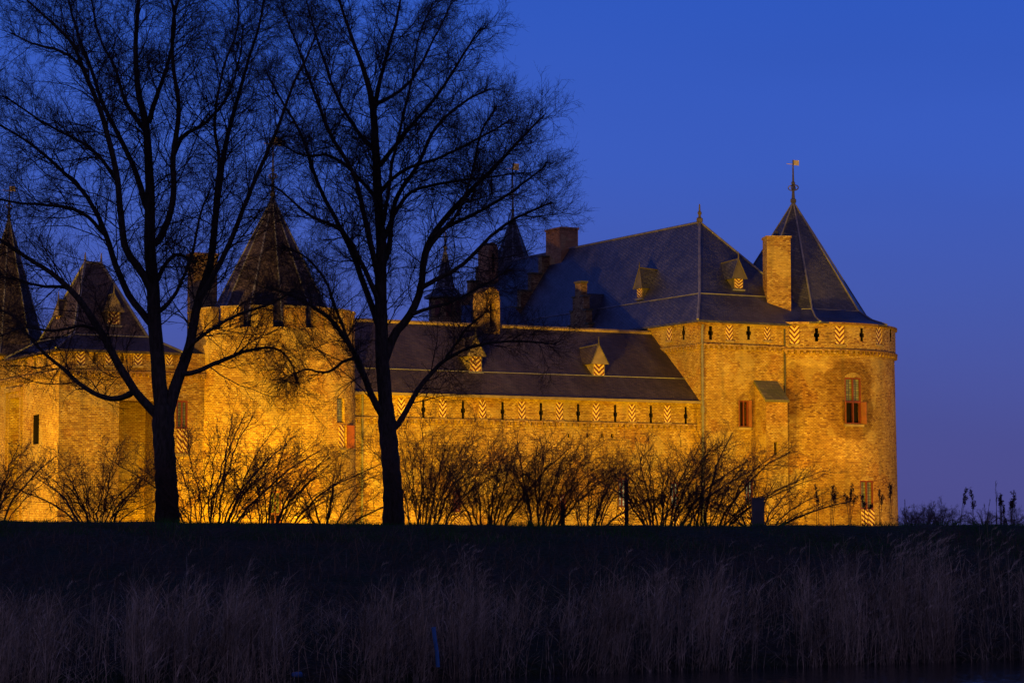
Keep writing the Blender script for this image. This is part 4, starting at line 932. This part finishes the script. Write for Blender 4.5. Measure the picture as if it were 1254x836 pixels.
for i, (px, Y, h, wd, lb) in enumerate(((1113, 84, 24, 34, 'small leafless shrub touching the right-hand tower edge'), (1132, 85, 30, 40, 'middle one of the small leafless shrubs just right of the tower'), (1153, 87, 33, 46, 'hazy leafless shrub against the sky, left of the dried weed pair'), (1203, 87, 22, 44, 'low leafless shrub just right of the dried weed pair'), (1236, 86, 26, 44, 'hazy leafless shrub against the sky at the right edge of the photo'))):
    make_bush('distant_shrub', px, Y, h-1, wd*.8, .02, lb, 300+i, 13, group='small shrubs beyond the dike', catg='shrub', rm=.45, mat=FARB)
# dried weeds on the crest
WEED = plain('dried_weed', (.065, .048, .038), .9)
def weed(px, Y, h, label, seed, n=2, head=True, lean=.05):
    global rng; rng = np.random.default_rng(seed); k = Y/F; x0 = (px-627)*k; z0 = gz(x0, Y)-.03; H = h*k
    o = empty('dried_weed', (x0, Y, z0)); tagp(o, label, 'weed', 'dried weeds on the dike crest')
    K = 8; pts = np.zeros((n, K, 3)); t = np.linspace(0, 1, K)
    for i in range(n):
        hh_ = H*(1 if i == 0 else .6+.35*rng.random()); pts[i, :, 0] = x0+rng.normal()*.05+(lean+rng.normal()*.08)*hh_*t**1.5; pts[i, :, 1] = Y+rng.normal()*.05*t; pts[i, :, 2] = z0+hh_*t
    rad = np.tile(np.linspace(.010, .006, K), (n, 1)); tubes([(pts, rad, 5)], 'stem', WEED, o, (x0, Y, z0))
    side, sr = grow(pts, rad, 9, H*.13, 38, .6, 5, up=.3, jit=.1, tmin=.70, rmin=.006, rmax=.008)
    V, Fq = [], []
    if head:
        src = np.concatenate([side[:, -1], side[:, -2], pts[:, -1], pts[:, -2]]) ; reps = 7
        for p in src:
            for _ in range(reps):
                c = p+rng.normal(size=3)*np.array([.02,.02,.035]); r = .010+.014*rng.random(); d1 = nrm(rng.normal(size=3)+np.array([0,0,.8]))*r; d2 = nrm(np.cross(d1, rng.normal(size=3)))*r
                i0 = len(V); V += [c-d1, c-d2, c+d1, c+d2]; Fq.append([i0, i0+1, i0+2, i0+3])
    tubes([(side, sr, 3)], 'side_stems', WEED, o, (x0, Y, z0))
    if V: rawmesh(np.array(V)-np.array((x0, Y, z0)), np.array(Fq), 'seed_head', WEED, o, False)
for i, (px, h, n, lb) in enumerate(((998, 46, 2, 'first dried weed from the left in front of the right-hand tower'), (1018, 46, 3, 'second dried weed from the left in front of the right-hand tower'), (1040, 47, 4, 'thick clump of dried weed left of the striped window foot'), (1058, 34, 3, 'short dried weed right before the striped window foot'), (1076, 40, 2, 'dried weed just right of the striped window foot'), (1089, 48, 2, 'dried weed at the right edge of the right-hand tower'),
    (1106, 30, 2, 'short dried weed just clear of the tower edge, on sky'), (1175, 42, 2, 'tall dried weed with a dense top, left of a pair, on sky'), (1188, 41, 2, 'tall dried weed with a dense top, right of a pair, on sky'), (1207, 30, 2, 'thin low dried weed in the gap right of the tall pair'), (1218, 52, 2, 'tallest thin bare stalk on the crest at the right'), (1226, 34, 4, 'bushy dried weed beside the tallest bare stalk'), (1240, 38, 4, 'bushy dried weed near the right edge of the photo'), (1253, 30, 3, 'dried weed cut by the right edge of the photo'))):
    weed(px, 76+(i % 3), h+3, lb, 500+i, n, head=(h != 52 and h != 30))
# posts on the crest
def post(px, Y, ytop, wpx, label):
    k = Y/F; x0 = (px-627)*k; z0 = gz(x0, Y)-.1; zt = P(px, ytop, Y).z; o = empty('short_post', (x0, Y, z0)); tagp(o, label, 'post', 'short dark posts on the dike')
    w_ = wpx*k/2*.8; mb = MB(); mb.hexa([(-w_, -w_, 0), (w_, -w_, 0), (w_*.92, -w_, zt-z0), (-w_*.92, -w_, zt-z0), (-w_, w_, 0), (w_, w_, 0), (w_*.92, w_, zt-z0), (-w_*.92, w_, zt-z0)]); mb.build('shaft', IRONW, o)
    mb = MB(); mb.hexa([(-w_*1.1, -w_*1.1, zt-z0+.003), (w_*1.1, -w_*1.1, zt-z0+.003), (w_*.3, -w_*.3, zt-z0+.08), (-w_*.3, -w_*.3, zt-z0+.08), (-w_*1.1, w_*1.1, zt-z0+.003), (w_*1.1, w_*1.1, zt-z0+.003), (w_*.3, w_*.3, zt-z0+.08), (-w_*.3, w_*.3, zt-z0+.08)]); mb.build('post_cap', IRONW, o)
IRONW = plain('tarred_wood', (.03, .026, .024), .8)
post(689, 82, 617, 7, 'squat dark post before the low wing, left of the other post'); post(767, 82, 589, 6, 'taller dark post near the hall corner')
k = 78/F; x0 = (927.5-627)*k; z0 = gz(x0, 78)-.05; o = empty('cabinet', (x0, 78, z0)); tagp(o, 'small grey-blue metal box standing on the dike below the buttress', 'cabinet')
GB = plain('grey_blue_metal', (.055, .065, .07), .5); zt = P(927, 609, 78).z-z0; mb = MB(); mb.box(-.19, .19, -.13, .13, 0, zt-.04); mb.build('body', GB, o)
mb = MB(); mb.box(-.21, .21, -.15, .15, zt-.037, zt); mb.build('lid', GB, o); mb = MB(); mb.box(-.15, .15, -.137, -.132, .1, zt-.12); mb.build('door', GB, o)
# ------------------------------------------------------------------ reeds (stuff)
rng = np.random.default_rng(77)
def straw(name, c1, c2, var=1.):
    m, N, L, b = newmat(name, .9); t = N.new('ShaderNodeTexCoord').outputs['Object']
    mq = N.new('ShaderNodeMapping'); mq.inputs['Scale'].default_value = (1, 1, .05); L.new(t, mq.inputs[0])
    col = mixn(N, L, 'MIX', noise(N, L, mq.outputs[0], 9, 3, .35, .65), c1, c2); col = mixn(N, L, 'MULTIPLY', 1., col, noise(N, L, t, .7, 3, .3, .7, .6, 1.35)); L.new(col, b.inputs['Base Color']); return m
STRAW = straw('reed_straw', (.085, .062, .036), (.54, .42, .27)); PLUME = straw('reed_plume', (.32, .24, .16), (.50, .40, .27)); BRAM = straw('bramble_stems', (.07, .052, .034), (.17, .125, .085))
def gzv(x, y): return np.array([gz(a, b) for a, b in zip(x, y)])
def ribbons(base, d, H, wd, droop, K=5, az=None):
    """leaf ribbons: base (N,3), d (N,2) horizontal drift per height, H (N,), droop (N,)"""
    Nn = len(base); t = np.linspace(0, 1, K)[None, :]; p = np.zeros((Nn, K, 3))
    curve = t+droop[:, None]*t**3
    p[:, :, 0] = base[:, 0:1]+d[:, 0:1]*H[:, None]*curve; p[:, :, 1] = base[:, 1:2]+d[:, 1:2]*H[:, None]*curve; p[:, :, 2] = base[:, 2:3]+H[:, None]*(t-.35*np.abs(droop[:, None])*t**3*.5)
    az = rng.random(Nn)*np.pi if az is None else az; w_ = wd[:, None]*(1-.75*t**2); sx = np.cos(az)[:, None]*w_/2; sy = np.sin(az)[:, None]*w_/2
    A = p.copy(); B = p.copy(); A[:, :, 0] -= sx; A[:, :, 1] -= sy; B[:, :, 0] += sx; B[:, :, 1] += sy
    V = np.stack([A, B], 2).reshape(-1, 3); i = (np.arange(Nn)[:, None]*K+np.arange(K-1)[None, :])*2
    return p, V, np.stack([i, i+1, i+3, i+2], -1).reshape(-1, 4)
def reed_clump_density(px):
    return np.interp(px, [-60, 60, 200, 330, 400, 450, 560, 640, 700, 840, 900, 960, 1060, 1110, 1160, 1300], [.7, .8, .9, 1., .6, .7, 1., .6, .75, .8, .7, .6, .9, 1.1, 1., 1.1])
def reed_height(px):
    return np.interp(px, [-60, 60, 200, 330, 400, 450, 470, 520, 590, 640, 700, 760, 830, 900, 960, 1060, 1110, 1160, 1260], [1.4, 1.5, 1.7, 1.75, 1.2, 1.1, 1.5, 1.9, 2.0, 1.5, 1.5, 1.7, 2.0, 1.9, 1.6, 2.1, 2.2, 2.0, 2.2])
n = 12500; px = rng.uniform(-60, 1320, n); cl = np.sin(px*.045)+np.sin(px*.11+1)+np.sin(px*.023+2); keep = rng.random(n) < reed_clump_density(px)*np.clip(.48+.36*cl, .10, 1); px = px[keep]; n = len(px)
dep = rng.random(n)**1.3*5.5; Yb = np.array([shore((q-627)/F*53) for q in px]); X = (px-627)/F*(Yb+dep); Yy = np.array([shore(x) for x in X])-.5+dep
base = np.stack([X, Yy, gzv(X, Yy)-.05], 1); hN = reed_height(px)*(.35+.6*rng.random(n)**.8)*(1+.22*np.sin(px*.17)*np.sin(px*.061+.5)+.12*np.sin(px*.6)); lean = .04+.06*np.sin(px*.03)+.05*np.sin(px*.009+1)
d = np.stack([lean+rng.normal(size=n)*.09, rng.normal(size=n)*.08], 1)
Ps, V1, F1 = ribbons(base, d, hN, rng.uniform(.008, .016, n), rng.normal(size=n)*.25+.15)
# leaves along stalks
m_ = rng.integers(0, n, 14000); kk = rng.integers(1, 4, 14000); b2 = Ps[m_, kk]; d2 = np.stack([rng.normal(size=14000)*.5+.2, rng.normal(size=14000)*.4], 1)
_, V2, F2 = ribbons(b2, d2, rng.uniform(.25, .6, 14000), rng.uniform(.008, .016, 14000), rng.normal(size=14000)*.5+.6, 4)
# broken stalks lying criss-cross
q = 2600; pq = rng.uniform(-60, 1320, q); Yb = np.array([shore((v-627)/F*53) for v in pq])+rng.random(q)*6; X = (pq-627)/F*Yb; b3 = np.stack([X, Yb, gzv(X, Yb)+rng.random(q)*.5], 1)
_, V3, F3 = ribbons(b3, np.stack([rng.normal(size=q)*1.6, rng.normal(size=q)*.8], 1), rng.uniform(.2, .8, q), rng.uniform(.008, .014, q), rng.normal(size=q)*.4, 4)
V = np.concatenate([V1, V2, V3]); Fq = np.concatenate([F1, F2+len(V1), F3+len(V1)+len(V2)])
ro = rawmesh(V, Fq, 'reeds', STRAW, None, False); tagp(ro, 'tall dry straw-coloured reeds along the water edge', 'reeds', kind='stuff')
# plumes
sel = np.where(hN > np.quantile(hN, .80))[0]; sel = sel[rng.random(len(sel)) < np.where(px[sel] > 1090, .55, .18)]; pp = []; 
for s_i in sel:
    tip = Ps[s_i, -1]; ln = .22+.12*rng.random(); dx = .5+.4*rng.random()
    for r_ in range(16):
        t = rng.random(); pp.append((tip[0]+dx*ln*t*t*.9, tip[1]+rng.normal()*.012, tip[2]-.05+ln*(t-.5*t*t)))
pp = np.array(pp); q = len(pp)
_, V4, F4 = ribbons(pp, np.stack([.6+rng.normal(size=q)*.5, rng.normal(size=q)*.4], 1), rng.uniform(.04, .11, q), rng.uniform(.006, .012, q), rng.normal(size=q)*.3+.3, 3)
po = rawmesh(V4, F4, 'reed_plumes', PLUME, None, False); tagp(po, 'pale feathery plumes at the tops of the tallest reeds', 'reed plumes', kind='stuff')
# brambles / dead stems on the bank
q = 9000; pq = rng.uniform(-60, 1330, q); Yb = rng.uniform(0, 1, q); Y_ = np.array([shore((v-627)/F*58)+4 for v in pq]); Y_ = Y_+(73.2-Y_)*Yb; X = (pq-627)/F*Y_; b4 = np.stack([X, Y_, gzv(X, Y_)-.05], 1)
hh_ = rng.uniform(.15, .8, q)*(1-.78*np.clip((Y_-66)/7, 0, 1)); _, V5, F5 = ribbons(b4, np.stack([rng.normal(size=q)*.7+.1, rng.normal(size=q)*.5], 1), hh_, rng.uniform(.010, .022, q), rng.normal(size=q)*.8, 6)
bo = rawmesh(V5, F5, 'brambles', BRAM, None, False); tagp(bo, 'dark tangled dead stems covering the dike slope', 'undergrowth', kind='stuff')
# short grass on the crest
q = 26000; X = rng.uniform(-19, 19, q); Y_ = rng.uniform(69, 76, q); b5 = np.stack([X, Y_, gzv(X, Y_)-.02], 1); GR = straw('turf_grass', (.022, .085, .016), (.035, .12, .022))
_, V6, F6 = ribbons(b5, np.stack([rng.normal(size=q)*.4+.1, rng.normal(size=q)*.4], 1), rng.uniform(.04, .12, q)*(1+1.1*np.clip(np.sin(X*1.7+.6*Y_)*np.sin(X*.61+2)*1.6, 0, 1)), rng.uniform(.006, .014, q), rng.normal(size=q)*.5, 3)
go = rawmesh(V6, F6, 'grass', GR, None, False); tagp(go, 'short dark green grass along the dike crest', 'grass', kind='stuff')
# blue marker pole and blue can at the water edge
BL = plain('blue_plastic', (.03, .15, .36), .4); p = P(534, 791, 51.7); o = empty('marker_pole', (p.x, p.y, .28)); tagp(o, 'short leaning blue plastic pole among the reeds', 'pole')
mb = MB(); mb.tube([(.04, 0, 0), (.02, 0, .3), (-.03, 0, .62), (-.05, 0, .80)], .042, 10); mb.build('tube', BL, o); mb = MB(); mb.tube([(-.05, 0, .803), (-.055, 0, .83)], .05, 10); mb.build('end_cap', BL, o)
p = P(363, 826, 50.8); o = empty('blue_can', (p.x, p.y, p.z)); tagp(o, 'small blue can lying at the foot of the reeds', 'can')
mb = MB(); mb.tube([(-.1, 0, 0), (-.08, 0, .0), (.1, .03, .01), (.12, .03, .01)], [.03, .06, .06, .03], 12); mb.build('body', BL, o)
